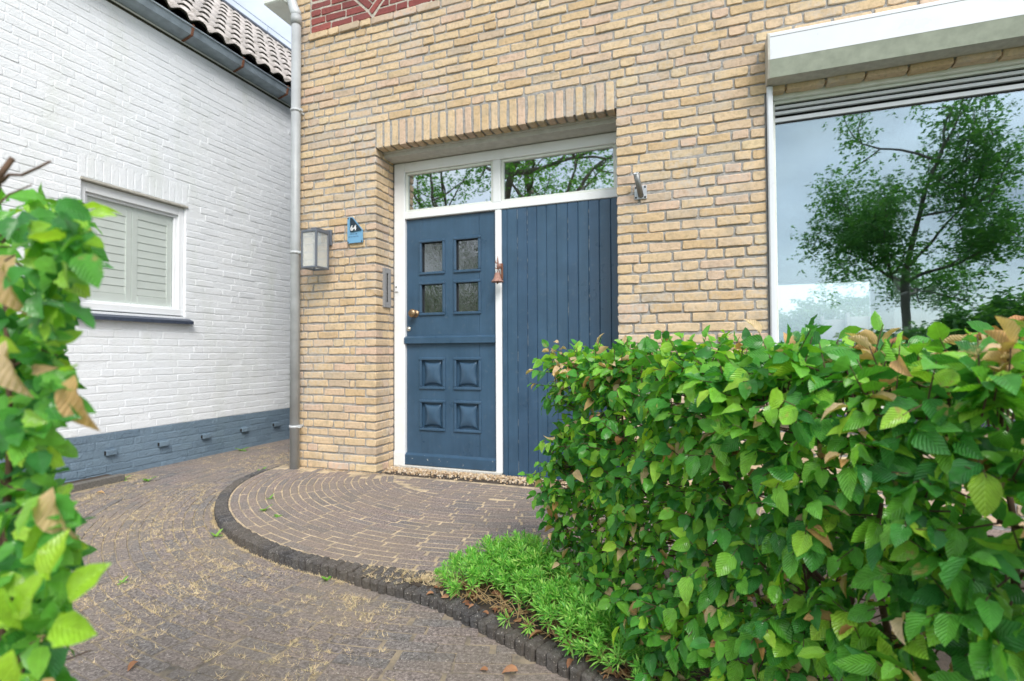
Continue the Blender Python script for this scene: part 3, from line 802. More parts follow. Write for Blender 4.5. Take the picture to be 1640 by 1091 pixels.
# transom lights
for nm, (xa, xb) in (('l', (DLX, DRX-.018)), ('r', (MUL-.005, FX1-.035))):
    t = empty('transom_window', None, None); t.parent = house
    za, zb = TRZ1, FTOP-.085
    g = MB(); e = .022
    g.box(xa+.001, xa+e, FY+.018, FY+.06, za+.001, zb-.001, .004); g.box(xb-e, xb-.001, FY+.018, FY+.06, za+.001, zb-.001, .004)
    g.box(xa+e, xb-e, FY+.018, FY+.06, za+.001, za+e, .004); g.box(xa+e, xb-e, FY+.018, FY+.06, zb-e, zb-.001, .004)
    part('sash', g, M['cream'], t)
    g = MB(); g.box(xa+e, xb-e, FY+.038, FY+.044, za+e, zb-e); part('pane', g, M['glass_transom'], t)
# ---- the blue stable door
DY = FY+.03
door = empty('front_door', None, None, (0, 0, 0)); door.parent = house; door['label'] = 'dark blue two-part stable door with four panes'
dx0, dx1 = DLX+.004, DRX-.004; dz0, dz1 = .045, TRZ0-.006
def P(px, py): p = onY(px, py, DY); return p[0], p[2]
pan = []
for (a, b_, c, d, s_, ox, oy) in [(265, 165, 530, 505, 6.418, 630, 360), (620, 135, 900, 480, 6.418, 630, 360), (270, 595, 530, 930, 6.418, 630, 360), (620, 575, 905, 915, 6.418, 630, 360), (272, 275, 537, 605, 6.42, 630, 530), (624, 272, 905, 612, 6.42, 630, 530), (270, 708, 537, 1035, 6.42, 630, 530), (625, 715, 905, 1055, 6.42, 630, 530)]:
    p0 = P(ox+a/s_, oy+b_/s_); p1 = P(ox+c/s_, oy+d/s_); pan.append((p0[0], p1[0], p1[1], p0[1]))
xs = [np.mean([pan[i][j] for i in ii]) for ii, j in (((0, 2, 4, 6), 0), ((0, 2, 4, 6), 1), ((1, 3, 5, 7), 0), ((1, 3, 5, 7), 1))]
zs = [np.mean([pan[i][j] for i in ii]) for ii, j in (((0, 1), 2), ((0, 1), 3), ((2, 3), 2), ((2, 3), 3), ((4, 5), 2), ((4, 5), 3), ((6, 7), 2), ((6, 7), 3))]
ip = .016
LEDZ = onY(720, 548.5, DY)[2]
def leaf_with_holes(z0, z1, holes, nm):
    g = MB(); cuts = sorted({z0, z1, *[h for hh in holes for h in hh]})
    g.box(dx0, xs[0]+ip, DY, DY+.04, z0, z1, .003); g.box(xs[3]-ip, dx1, DY, DY+.04, z0, z1, .003)
    g.box(xs[1]-ip, xs[2]+ip, DY, DY+.04, z0, z1)
    hs_ = sorted(holes); zc = z0
    for xa, xb in ((xs[0]+ip, xs[1]-ip), (xs[2]+ip, xs[3]-ip)):
        zc = z0
        for a, b_ in hs_+[(z1, z1)]:
            if a > zc: g.box(xa, xb, DY, DY+.04, zc, a)
            zc = b_
    return part(nm, g, M['blue'], door)
up = leaf_with_holes(LEDZ+.004, dz1, [(zs[0]+ip, zs[1]-ip), (zs[2]+ip, zs[3]-ip)], 'upper_leaf')
lo = leaf_with_holes(dz0, LEDZ-.0, [(zs[4]+ip, zs[5]-ip), (zs[6]+ip, zs[7]-ip)], 'lower_leaf')
for ci in (0, 2):
    for ri in (0, 2, 4, 6):
        xa, xb, za, zb = xs[ci], xs[ci+1], zs[ri], zs[ri+1]
        g = MB(); t = .024; y0 = DY-.014
        g.box(xa, xb, y0, DY+.006, zb-t, zb, .005); g.box(xa, xb, y0, DY+.006, za, za+t, .005)
        g.box(xa, xa+t, y0+.001, DY+.006, za+t, zb-t, .005); g.box(xb-t, xb, y0+.001, DY+.006, za+t, zb-t, .005)
        part('moulding', g, M['blue'], door)
        if ri < 4:
            g = MB(); g.box(xa+ip, xb-ip, DY+.022, DY+.028, za+ip, zb-ip); part('pane', g, M['ripple'], door)
        else:
            g = MB(); n = 10; vs = []; fs = []
            g.box(xa+ip, xb-ip, DY+.022, DY+.03, za+ip, zb-ip)
            aw, bw = (xb-xa)/2*.66, (zb-za)/2*.74
            cx, cz = (xa+xb)/2, (za+zb)/2
            for i in range(n+1):
                for j in range(n+1):
                    u, v = i/n*2-1, j/n*2-1
                    h = .008+.020*(1-max(abs(u), abs(v))**2.2)
                    vs.append((cx+u*aw*(.84+.16*v*v), DY+.016-h, cz+v*bw*(.86+.14*u*u)))
            for i in range(n):
                for j in range(n): fs.append((i*(n+1)+j, (i+1)*(n+1)+j, (i+1)*(n+1)+j+1, i*(n+1)+j+1))
            bd = [i*(n+1) for i in range(n+1)]+[n*(n+1)+j for j in range(1, n+1)]+[i*(n+1)+n for i in range(n-1, -1, -1)]+[j for j in range(n-1, 0, -1)]
            o = len(vs); vs += [(cx+(vs[i][0]-cx)*1.06, DY+.024, cz+(vs[i][2]-cz)*1.05) for i in bd]
            g.add(vs, fs, 0, True)
            oo = len(g.v)-len(vs)
            for q in range(len(bd)):
                g.f.append((oo+bd[q], oo+o+q, oo+o+(q+1) % len(bd), oo+bd[(q+1) % len(bd)])); g.mi.append(0); g.sm.append(False)
            part('raised_panel', g, M['blue'], door)
g = MB(); zt = onY(720, 537.5, DY)[2]
g.prism([(DY-.035, LEDZ-.006), (DY+.002, LEDZ-.006), (DY+.002, zt), (DY-.02, zt-.004), (DY-.035, zt-.016)], dx0-.008, dx1-.0, axis='x'); part('drip_ledge', g, M['blue'], door)
g = MB(); zk = onY(720, 731, DY-.02)[2]
g.prism([(DY-.03, .028), (DY-.001, .028), (DY-.001, zk+.006), (DY-.008, zk), (DY-.03, zk-.012)], dx0-.01, dx1, axis='x'); part('kick_board', g, M['blue_chip'], door, label='kick board with chipped paint')
kp = onY(661, 502, DY-.05); RX = Matrix.Rotation(R(90), 4, 'X')
g = MB(); g.lathe([(0, -.002), (.034, -.002), (.034, .004), (.022, .008), (.016, .012), (.016, .034), (.026, .040), (.036, .050), (.038, .062), (.031, .074), (.016, .080), (0, .081)], 24, (kp[0], DY, kp[2]), M4=RX); part('knob', g, M['brass'], door)
lp = onY(655, 527, DY); g = MB(); g.lathe([(0, -.001), (.021, -.001), (.021, .006), (.017, .009), (.010, .010), (.009, .013), (0, .013)], 20, (lp[0], DY, lp[2]), M4=RX); part('lock', g, M['nickel'], door)
# door-bell push on the frame
bp_ = onY(636, 461, FY); g = MB(); g.box(bp_[0]-.016, bp_[0]+.016, FY-.013, FY, bp_[2]-.038, bp_[2]+.022, .004)
db = part('doorbell', g, M['white'], house); g = MB(); g.lathe([(0, 0), (.007, 0), (.007, .003), (0, .004)], 12, (bp_[0], FY-.013, bp_[2]+.004), M4=RX); part('button', g, M['dark'], db)
# ---- boarded panel beside the door
panel = empty('board_panel', None, None); panel.parent = house; panel['label'] = 'dark blue vertical tongue and groove boards beside the door'
BXS = [onY(780+z/5.455, 400, FY)[0] for z in (108, 170, 258, 345, 430, 515, 605, 700, 793, 885, 980, 1080)]
BXS[0] = MUL+.001; BXS.append(FX1)
for i, (a, b_) in enumerate(zip(BXS, BXS[1:])):
    g = MB(); g.box(a+.0008, b_-.0008, FY+.012+rs.uniform(-.001, .001), FY+.045, -.03, TRZ0-.001, .0045)
    part('board', g, M['blue_board'] if i in (2, 3, 7, 9) else M['blue'], panel)
g = MB(); g.box(MUL+.001, FX1, FY+.046, FY+.06, -.05, TRZ0-.001); part('backing', g, M['blue'], panel)
# ---- letter slot in the reveal
s0 = onX(613, 430, DX0); s1 = onX(624, 492, DX0)
g = MB(); X = DX0; ya, yb2, za, zb = s0[1], s1[1], 1.41, 1.755
ym = (ya+yb2)/2
for q in ((ya, ym-.014, za, zb), (ym+.014, yb2, za, zb), (ym-.014, ym+.014, za, za+.045), (ym-.014, ym+.014, zb-.045, zb)): g.box(X-.01, X+.016, *q, .002)
sl = part('letter_slot', g, M['granite'], house, label='grey granite plate with a vertical slot in the reveal')
g = MB(); g.box(X-.01, X+.006, ym-.014, ym+.014, za+.045, zb-.045); part('slot', g, M['dark'], sl)

# ---- large window
win = empty('window', None, None); win.parent = house; win['label'] = 'wide window with white guide rail and ventilation louvres'
WFY = .088
GX1 = onY(1241, 350, -.02)[0]
g = MB(); g.box(WX0+.001, GX1, -.028, .06, WZ0, WTOP+.0, .004); g.box(WX0+.006, GX1-.008, -.032, -.027, WZ0, WTOP-.002, .002); part('guide_rail', g, M['alu'], win)
g = MB(); g.box(WX1-.055, WX1-.001, -.028, .06, WZ0, WTOP, .004); part('guide_rail', g, M['alu'], win)
def zY(py, Y, px=1241): return onY(px, py, Y)[2]
LVB = zY(196, WFY); LVT = zY(167, WFY); FT = WTOP-.002
g = MB(); xa, xb = WX0+.002, WX1-.002
g.box(xa, xb, WFY-.02, WFY+.07, zY(160, WFY-.02)-.0, FT, .004)
g.box(xa, xa+.06, WFY, WFY+.07, WZ0+.06, zY(160, WFY-.02), .004); g.box(xb-.06, xb, WFY, WFY+.07, WZ0+.06, zY(160, WFY-.02), .004)
g.box(xa, xb, WFY-.01, WFY+.09, WZ0+.001, WZ0+.06, .004)
part('frame', g, M['cream'], win)
lt = zY(160, WFY-.02)
lv = empty('ventilation_grille', None, None); lv.parent = win
nsl = 4; hh = (lt-LVB)
for i in range(nsl):
    z1 = lt-hh*i/nsl; z0 = z1-hh/nsl
    g = MB(); g.prism([(WFY+.004, z0+hh/nsl*.42), (WFY+.020, z0+hh/nsl*.36), (WFY+.020, z1-.001), (WFY+.006, z1-.001)] if i < nsl-1 else [(WFY+.002, z0), (WFY+.03, z0), (WFY+.03, z1-.01), (WFY+.002, z1-.01)], xa+.06, xb-.06, axis='x'); part('slat', g, M['alu'] if i else M['cream'], win)
lv.name = 'ventilation_backing'
bpy.data.objects.remove(lv)
g = MB(); g.box(xa+.06, xb-.06, WFY+.032, WFY+.05, LVB, lt); part('grille_backing', g, M['dark'], win)
g = MB(); g.box(xa+.06, xb-.06, WFY+.020, WFY+.026, WZ0+.06, LVB-.001); part('pane', g, M['glass'], win)
g = MB(); g.box(xa+.06, xb-.06, WFY+.018, WFY+.030, LVB-.010, LVB-.0015); part('glazing_bead', g, M['black'], win)
g = MB(); g.box(WX0-.05, WX1+.05, -.05, .1, WZ0-.06, WZ0-.001, .004); part('sill', g, M['slate'], win)
# roller shutter box: flat face, stained slanting lower face, grey underside
BXA = onY(1234.5, 95.4, -.15)[0]-.012; BXB = WX1+.03
zt = zY(55.5, -.15, 1234.5); zb_ = zY(95.4, -.15, 1234.5)
zc_ = zb_-.098; zu = zc_-.012
bx = MB(); prof_y = [-.15, -.15, -.112, -.03]
bx.prism([(-.15, zt), (-.15, zb_), (-.002, zb_+.0), (-.002, zt+.025), (-.13, zt+.02)], BXA+.008, BXB, axis='x')
box = part('shutter_box', bx, M['alu'], house, label='white roller shutter box above the large window')
g = MB(); g.prism([(-.149, zb_-.0005), (-.110, zc_), (-.06, zc_), (-.06, zb_-.0005)], BXA+.008, BXB, axis='x'); part('lower_face', g, M['alu_dirty'], box, label='algae streaked lower face')
g = MB(); g.prism([(-.108, zc_-.001), (-.030, WTOP+.006), (-.002, WTOP+.006), (-.002, zc_-.001)], BXA+.008, BXB, axis='x'); part('underside', g, M['alu_grey'], box)
g = MB(); g.prism([(-.1515, zt+.004), (-.1515, zb_-.002), (-.112, zc_-.004), (-.032, WTOP+.002), (-.001, WTOP+.002), (-.001, zt+.03), (-.13, zt+.024)], BXA-.004, BXA+.0075, axis='x'); part('end_cap', g, M['alu_grey'], box)
g = MB(); g.box(BXA+.009, BXB, -.1515, -.1495, zt-.016, zt-.0145); part('seam', g, M['dark'], box)
# the back window and trims seen through the room
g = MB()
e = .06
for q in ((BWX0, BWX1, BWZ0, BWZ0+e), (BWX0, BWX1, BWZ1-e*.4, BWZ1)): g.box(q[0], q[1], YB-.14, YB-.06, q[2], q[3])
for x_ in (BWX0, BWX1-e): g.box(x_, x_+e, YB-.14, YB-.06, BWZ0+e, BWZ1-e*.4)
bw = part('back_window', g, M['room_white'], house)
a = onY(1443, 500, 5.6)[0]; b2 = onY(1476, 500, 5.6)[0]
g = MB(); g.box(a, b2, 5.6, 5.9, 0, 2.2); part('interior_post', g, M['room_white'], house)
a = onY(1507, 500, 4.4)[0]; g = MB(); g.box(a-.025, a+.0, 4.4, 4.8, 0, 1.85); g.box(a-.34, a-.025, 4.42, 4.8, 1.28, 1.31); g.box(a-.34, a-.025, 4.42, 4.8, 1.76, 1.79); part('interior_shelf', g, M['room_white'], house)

# ---- downpipe at the corner
pc = onY(471.8, 700, -.075); PX = pc[0]; PR = .041
dp = empty('downpipe', None, None); dp.parent = house; dp['label'] = 'grey plastic downpipe with pale clamps at the house corner'
ztop = onY(487, 28, -.075)[2]
g = MB(); g.tube([(PX, -.075, -.05), (PX, -.075, ztop)], PR, 20); part('pipe', g, M['pvc'], dp)
g = MB(); g.tube([(PX, -.075, ztop-.05), (PX, -.075, ztop+.03)], PR+.006, 20)
part('socket', g, M['pvc'], dp)
g = MB(); g.tube([(PX, -.075, ztop+.02), (PX-.003, -.075, ztop+.06), (PX-.03, -.08, ztop+.12), (PX-.05, -.085, ztop+.2), (PX-.055, -.09, ztop+.6)], [PR+.004, PR+.004, PR+.002, PR, PR], 20); part('bend', g, M['pvc_light'], dp)
for py in (178, 405, 683):
    z = onY(472, py, -.075)[2]
    g = MB(); g.tube([(PX, -.075, z-.011), (PX, -.075, z+.011)], PR+.005, 20); g.box(PX+.03, PX+.065, -.085, -.06, z-.010, z+.010); g.box(PX-.02, PX+.02, -.04, .015, z-.008, z+.008); part('clamp', g, M['pvc_light'], dp)
# eaves box of the house above the pipe
zE = onY(470, 8, -.1)[2]
g = MB(); g.box(PX-.30, PX-.085, -.16, .3, zE+.03, zE+.12, .01); part('eaves_end', g, M['cream'], house)

# ================================================================== THE WHITE NEIGHBOUR HOUSE
nb_ = thing('white_house', 'white painted brick house with blue grey base and pantile roof', 'house', (0, 0, 0))
NX = -5.0; NY0, NY1 = -2.6, 4.2; NTOP = 4.27
wy0, wy1 = -.832, .139; wz0, wz1 = 1.395, 2.553
PLZ = .312
MXF = NX-.0028
def nwall(z0, z1, nm, mt):
    g = MB()
    def seg(a, b_, c, d):
        if d > c: g.box(NX-.3, MXF, a, b_, c, d)
    if z1 <= wz0: seg(NY0, NY1, z0, z1)
    else:
        seg(NY0, wy0, z0, z1); seg(wy1, NY1, z0, z1); seg(wy0, wy1, z0, wz0); seg(wy0, wy1, wz1, z1)
    return part(nm, g, mt, nb_)
nw = nwall(PLZ, NTOP, 'wall', M['white_brick']); npl = nwall(-.3, PLZ, 'plinth', M['blue_brick'])
rs = random.Random(21)
NV = [variant(rect_brick(BR_L, BR_H+.004, rs=rs, inset=.005, lip=.0025, jit=.0025)) for _ in range(7)]+[variant(rect_brick(.1, BR_H+.004, rs=rs, inset=.005, lip=.0025, jit=.0025)) for _ in range(4)]
wi = []; bi = []; prev = []
k = -6
while True:
    z0 = PLZ+k*.071+.004; zc = z0+.03
    if z0+.062 > NTOP: break
    segs = [(NY0, NY1-2.)]
    if wz0 < zc < wz1: segs = [(NY0, wy0), (wy1, NY1-2.)]
    elif wz1 <= zc < wz1+.205: segs = [(NY0, wy0-.03), (wy1+.02, NY1-2.)]
    newj = []
    for a, b_ in segs:
        sp, j = row_fill(a, b_, rs, prev, .222, .112, .15); newj += j
        for p, q in sp:
            vi = rs.randrange(7) if q-p > .15 else 7+rs.randrange(4); L0 = BR_L if vi < 7 else .1
            mt = Matrix.Translation((NX+rs.gauss(0, .0012), (p+q)/2, z0+.031+rs.gauss(0, .001))) @ Matrix.Rotation(math.pi/2, 4, 'Z') @ Matrix.Rotation(rs.gauss(0, .003), 4, 'Y') @ Matrix.Diagonal(((q-p-.004)/L0, .6, 1.03, 1))
            (bi if k < 0 else wi).append((vi, mt, 0, score((NX, (p+q)/2, zc), q-p)*(0 if proj((NX, (p+q)/2, zc))[0] > 462 else 1)))
    prev = newj; k += 1
for i in range(15):
    yc = wy0-.03+(wy1-wy0+.05)*(i+.5)/15
    mt = Matrix.Translation((NX, yc, wz1+.102)) @ Matrix.Rotation(math.pi/2, 4, 'Z') @ Matrix.Rotation(math.pi/2, 4, 'Y') @ Matrix.Diagonal((.97, .6, 1.04, 1))
    wi.append((rs.randrange(7), mt, 0, score((NX, yc, wz1), .25)))
place('brick', 'white_brickwork', NV, wi, M['white_brick'], nw, 230)
place('brick', 'plinth_brickwork', NV, bi, M['blue_brick'], npl, 70)
# plinth vents
for px, py in ((178, 725), (262, 711), (330, 699), (392, 688.5), (443, 680)):
    p = onX(px, py, NX+.02)
    g = MB(); g.box(NX, NX+.032, p[1]-.045, p[1]+.045, p[2]-.022, p[2]+.024, .003)
    v = part('vent', g, M['blue_brick'], npl)
    g = MB(); g.box(NX+.002, NX+.028, p[1]-.047, p[1]-.0455, p[2]-.016, p[2]+.018); part('vent_slot', g, M['dark'], npl)
# rest of the body
g = MB(); g.box(NX-4, NX-.301, NY0, NY1, -.3, NTOP-.02); part('body', g, M['white_brick'], nb_)
# window with louvred shutters
nwin = empty('window', None, None); nwin.parent = nb_; nwin['label'] = 'white framed window with closed louvred shutters'
FXN = NX-.03
g = MB(); e = .055
g.box(FXN-.05, FXN, wy0+.004, wy0+e, wz0+.075, wz1-.03, .005); g.box(FXN-.05, FXN, wy1-e, wy1-.004, wz0+.075, wz1-.03, .005)
g.box(FXN-.05, FXN, wy0+e, wy1-e, wz1-.115, wz1-.03, .005); g.box(FXN-.05, FXN+.006, wy0+.004, wy1-.004, wz0+.012, wz0+.075, .005)
part('frame', g, M['white'], nwin)
g = MB(); FX2 = FXN-.028; e2 = .03
g.box(FX2-.03, FX2, wy0+e, wy0+e+e2, wz0+.095, wz1-.14, .004); g.box(FX2-.03, FX2, wy1-e-e2, wy1-e, wz0+.095, wz1-.14, .004)
g.box(FX2-.03, FX2+.004, wy0+e, wy1-e, wz1-.14, wz1-.116, .004); g.box(FX2-.03, FX2+.015, wy0+e, wy1-e, wz0+.076, wz0+.095, .004)
part('inner_frame', g, M['white'], nwin)
g = MB(); g.box(FX2-.022, FX2-.018, wy0+e+e2, wy1-e-e2, wz0+.095, wz1-.14); part('pane', g, M['glass_lamp'], nwin)
y0_, y1_ = wy0+e+e2, wy1-e-e2; ymid = (y0_+y1_)/2; sx = FX2-.027
for a, b_ in ((y0_, ymid), (ymid, y1_)):
    g = MB(); st = .055; zb0, zt0 = wz0+.095, wz1-.14
    g.box(sx-.03, sx, a+.001, a+st, zb0, zt0, .003); g.box(sx-.03, sx, b_-st, b_-.001, zb0, zt0, .003)
    g.box(sx-.03, sx, a+st, b_-st, zb0, zb0+.085, .003); g.box(sx-.03, sx, a+st, b_-st, zt0-.10, zt0, .003)
    sp_ = part('shutter', g, M['shutter'], nwin)
    n = 10; h = (zt0-.10-zb0-.085)/n
    for i in range(n):
        z = zb0+.085+h*i
        g = MB(); g.prism([(sx-.018, z+h-.002), (sx-.004, z+.002), (sx-.010, z+.0005), (sx-.026, z+h-.004)], a+st, b_-st, axis='y'); 
        g = MB(); vs = [(sx-.010, yy, z+h-.0005) for yy in (a+st, b_-st)]+[(sx-.004, yy, z+.004) for yy in (b_-st, a+st)]+[(sx-.012, yy, z+.001) for yy in (a+st, b_-st)]+[(sx-.018, yy, z+h-.002) for yy in (b_-st, a+st)]
        g.add(vs, [(3, 2, 1, 0), (4, 5, 2, 3), (7, 6, 5, 4), (0, 1, 6, 7), (0, 7, 4, 3), (1, 2, 5, 6)]); part('slat', g, M['shutter'], nwin)
g = MB(); g.box(sx-.06, sx-.045, y0_, y1_, wz0+.095, wz1-.14); part('backing', g, M['dark'], nwin)
g = MB(); g.prism([(NX-.08, wz0+.012), (NX-.08, wz0-.045), (NX+.055, wz0-.078), (NX+.055, wz0-.045)], wy0-.06, wy1+.055, axis='y'); part('sill', g, M['slate'], nwin)
g = MB(); g.box(NX-.06, NX+.012, wy0-.01, wy1+.02, wz1-.028, wz1-.006, .004); part('head_flashing', g, M['alu_grey'], nwin)
# gutter
GZ = NTOP-.03
gut = empty('gutter', None, None); gut.parent = nb_; gut['label'] = 'zinc box gutter with rusty straps'
g = MB(); GY0, GY1 = NY0-.3, NY1
g.prism([(NX-.0, GZ+.005), (NX+.14, GZ+.040), (NX+.158, GZ+.11), (NX+.150, GZ+.11), (NX+.133, GZ+.047), (NX+.0, GZ+.014)], GY0, GY1, axis='y'); part('trough', g, M['zinc'], gut)
g = MB(); g.tube([(NX+.158, GY0, GZ+.118), (NX+.158, GY1, GZ+.118)], .011, 8); part('lip', g, M['zinc_light'], gut)
g = MB(); g.box(NX-.01, NX+.012, GY0, GY1, GZ-.012, GZ+.004); part('fascia', g, M['cream'], gut)
for px, py in ((308, 50), (389, 103), (460, 150)):
    p = onX(px, py, NX+.15); yy = p[1]
    g = MB(); g.prism([(NX+.004, GZ+.001), (NX+.146, GZ+.036), (NX+.146, GZ+.030), (NX+.004, GZ-.005)], yy-.012, yy+.012, axis='y')
    g.prism([(NX+.142, GZ+.033), (NX+.150, GZ+.033), (NX+.170, GZ+.135), (NX+.162, GZ+.135)], yy-.012, yy+.012, axis='y')
    g.box(NX+.138, NX+.170, yy-.012, yy+.012, GZ+.130, GZ+.137); part('strap', g, M['rust'], gut)
# roof: pantiles on a 45 degree slope
roof = MB(); EX, EZ = NX+.125, GZ+.165; RXr = -6.86; RZ = EZ+(EX-RXr)-.06
roof.prism([(EX-.10, EZ-.02), (RXr, RZ-.09), (RXr-2.2, RZ-2.3), (RXr-2.2, EZ-.2), (EX-.12, EZ-.2)], NY0-.1, NY1+1.5, axis='y')
ro = part('roof', roof, M['tile_edge'], nb_)
TW, TL, TG = .214, .40, .335
tv = []
for q in range(4):
    t = MB(); nx = 12; vs = []; fs = []
    def prof(u): return .026*math.sin(2*math.pi*(u-.12))+.006*math.sin(4*math.pi*u)
    us = [i/nx*1.06 for i in range(nx+1)]
    # local: x along the eave (+Y world), y up the slope, z out of the slope
    for yy, dz in ((0., .036), (TL, .010)):
        for u in us: vs.append((u*TW, yy+rs.uniform(-.002, .002), prof(u)+dz))
    for u in us: vs.append((u*TW, .002, prof(u)+.014))
    n1_ = nx+1
    for i in range(nx): fs.append((i, i+1, n1_+i+1, n1_+i))
    t.add(vs, fs, 0, True)
    t.f += [(2*n1_+i, 2*n1_+i+1, i+1, i) for i in range(nx)]; t.mi += [1]*nx; t.sm += [False]*nx
    t.f += [(nx, 2*n1_+nx, n1_+nx), (0, n1_, 2*n1_)]; t.mi += [1, 1]; t.sm += [False]*2
    tv.append(variant(t))
ti = []
slope = Matrix(((0, -.7071, .7071, 0), (1, 0, 0, 0), (0, .7071, .7071, 0), (0, 0, 0, 1)))   # columns: along, up slope, out
nrow = 8
for r_ in range(nrow):
    for c_ in range(int((NY1+1.3-NY0)/TW)):
        yy = NY0-.1+c_*TW; d = r_*TG
        base = Vector((EX+.02-d*.7071, yy, EZ+.012+d*.7071))
        mt = Matrix.Translation(base) @ slope @ Matrix.Rotation(rs.gauss(0, .008), 4, 'Z')
        ti.append((rs.randrange(4), mt, 0, score(base+Vector((0, .1, 0)), 1)))
place('tile', 'roof_tiles', tv, ti, [M['tile'], M['tile_edge']], ro)
for i in range(16):
    yy = NY0-.1+i*.42
    g = MB(); n = 8; pr = [(RXr+.13*math.cos(math.pi*t/n), RZ+.02+.10*math.sin(math.pi*t/n)) for t in range(n+1)]
    g.prism(pr+[(RXr-.1, RZ-.02), (RXr+.1, RZ-.02)], yy, yy+.405, axis='y'); part('ridge_tile', g, M['ridge'], ro)
g = MB(); g.tube([(RXr+.05, NY0, RZ+.22), (RXr+.05, NY1+1.5, RZ+.22)], .006, 5)
for yy in (-1.5, 1., 3.): g.tube([(RXr+.05, yy, RZ+.08), (RXr+.05, yy, RZ+.22)], .006, 5)
part('ridge_wire', g, M['zinc'], ro)

# ================================================================== SMALL THINGS ON THE WALL
# lantern
fl = onY(481.5, 396, -.25); fr_ = onY(506.5, 396, -.25)
lx0, lx1 = fl[0], fr_[0]; lz1 = onY(506, 367, -.25)[2]; lz0 = onY(506, 428, -.25)[2]; ly0, ly1 = -.25, -.25+(lx1-lx0)
lan = thing('wall_lamp', 'square anthracite glass lantern on a wall bracket beside the downpipe', 'lamp', ((lx0+lx1)/2, 0, lz0))
t = .016; g = MB()
for x_ in (lx0, lx1-t):
    for y_ in (ly0, ly1-t): g.box(x_, x_+t, y_, y_+t, lz0+t, lz1-t, .002)
for z_ in (lz0, lz1-t):
    g.box(lx0, lx1, ly0, ly0+t, z_, z_+t, .002); g.box(lx0, lx1, ly1-t, ly1, z_, z_+t, .002)
    g.box(lx0, lx0+t, ly0+t, ly1-t, z_, z_+t, .002); g.box(lx1-t, lx1, ly0+t, ly1-t, z_, z_+t, .002)
part('frame', g, M['lamp'], lan)
g = MB(); g.box(lx0+.01, lx1-.01, ly0+.01, ly1-.01, lz1-.003, lz1+.006, .002); part('roof_plate', g, M['lamp'], lan)
cx = (lx0+lx1)/2
g = MB(); g.box(cx-.028, cx+.028, ly0+.06, -.022, lz1+.006, lz1+.036, .003); part('arm', g, M['lamp'], lan)
g = MB(); g.box(cx-.045, cx+.045, -.022, .0005, lz1-.09, lz1+.05, .003); part('wall_plate', g, M['lamp'], lan)
for nm, q in (('f', (lx0+t, lx1-t, ly0+.006, ly0+.009)), ('b', (lx0+t, lx1-t, ly1-.009, ly1-.006)), ('l', (lx0+.006, lx0+.009, ly0+t, ly1-t)), ('r', (lx1-.009, lx1-.006, ly0+t, ly1-t))):
    g = MB(); g.box(*q, lz0+t, lz1-t); part('pane', g, M['frost'], lan)
g = MB(); g.lathe([(0, 0), (.016, 0), (.016, -.03), (.026, -.055), (.02, -.08), (0, -.088)], 14, (cx, (ly0+ly1)/2, lz1-.004)); part('bulb', g, M['stone_white'], lan)
# number sign
sg = thing('house_number_sign', 'blue house number sign reading 64 beside the lantern', 'sign', (-2.79, 0, 1.96))
g = MB(); yS = -.020
poly = [(-2.866, 1.962), (-2.709, 1.962), (-2.709, 2.068), (-2.812, 2.188), (-2.866, 2.188)]
g.prism(poly, yS, yS+.006, axis='y'); part('plate', g, M['sign_blue'], sg)
g = MB(); g.prism([(-2.832, 2.058), (-2.716, 2.066), (-2.812, 2.178), (-2.832, 2.182)], yS-.010, yS-.0005, axis='y'); part('dark_wedge', g, M['sign_dark'], sg)
def text(body, size, x, z, y, mt, nm, parent, bold=0.):
    cu = bpy.data.curves.new('t', 'FONT'); cu.body = body; cu.size = size; cu.extrude = .0006; cu.offset = bold
    o = bpy.data.objects.new('t', cu); col.objects.link(o)
    dg = bpy.context.evaluated_depsgraph_get(); me = bpy.data.meshes.new_from_object(o.evaluated_get(dg))
    bpy.data.objects.remove(o); me.transform(Matrix.Translation((x, y, z)) @ Matrix.Rotation(R(90), 4, 'X'))
    off = Vector((0, 0, 0)); p = parent
    while p: off += p.location; p = p.parent
    me.transform(Matrix.Translation(-off)); me.materials.clear(); me.materials.append(mt); me.name = nm
    return obj(nm, me, parent)
text('64', .062, -2.827, 2.068, yS-.0115, M['sign_text'], 'numerals', sg, .0012)
g = MB()
for row_, (x0_, z_) in enumerate(((-2.838, 2.034), (-2.852, 2.012))):
    x_ = x0_
    for wd in ((.010, .008, .013, .006, .016) if row_ == 0 else (.016, .012, .006, .012, .008, .018)):
        for q in range(int(wd/.004)):
            g.box(x_, x_+.0024, yS-.0012, yS-.0002, z_, z_+rs.choice([.007, .009, .010])); x_ += .0042
        x_ += .006
part('small_print', g, M['sign_ink'], sg)
for x_, z_ in ((-2.858, 2.178), (-2.858, 1.971), (-2.718, 1.972)):
    g = MB(); g.lathe([(0, .004), (.004, .004), (.0065, .0), (.0065, -.022)], 10, (x_, yS-.001, z_), M4=RX); part('screw', g, M['black'], sg)
# bell on the post
bz = onY(798, 453, FY-.07); BXc = onY(797, 440, FY-.07)[0]; zr = onY(797, 452, FY-.07)[2]
bell = thing('door_bell', 'rusty cast iron bell with figure bracket on the post beside the door', 'bell', (BXc, FY, zr))
g = MB(); yc = FY-.075
prf = [(.0, .078), (.014, .078), (.020, .072), (.025, .055), (.030, .035), (.038, .018), (.050, .006), (.052, .0), (.047, .0), (.036, .014), (.026, .04), (.0, .07)]
g.lathe(prf, 24, (BXc, yc, zr)); bb = part('bell_cup', g, M['bell'], bell)
g = MB(); g.lathe([(0, -.016), (.006, -.014), (.009, -.006), (.006, .002), (.002, .004), (.002, .06)], 10, (BXc, yc, zr)); part('clapper', g, M['rust'], bell)
bx_ = onY(804, 440, FY)[0]
g = MB()
g.box(bx_-.006, bx_+.006, FY-.008, FY+.012, zr+.03, zr+.165, .002)
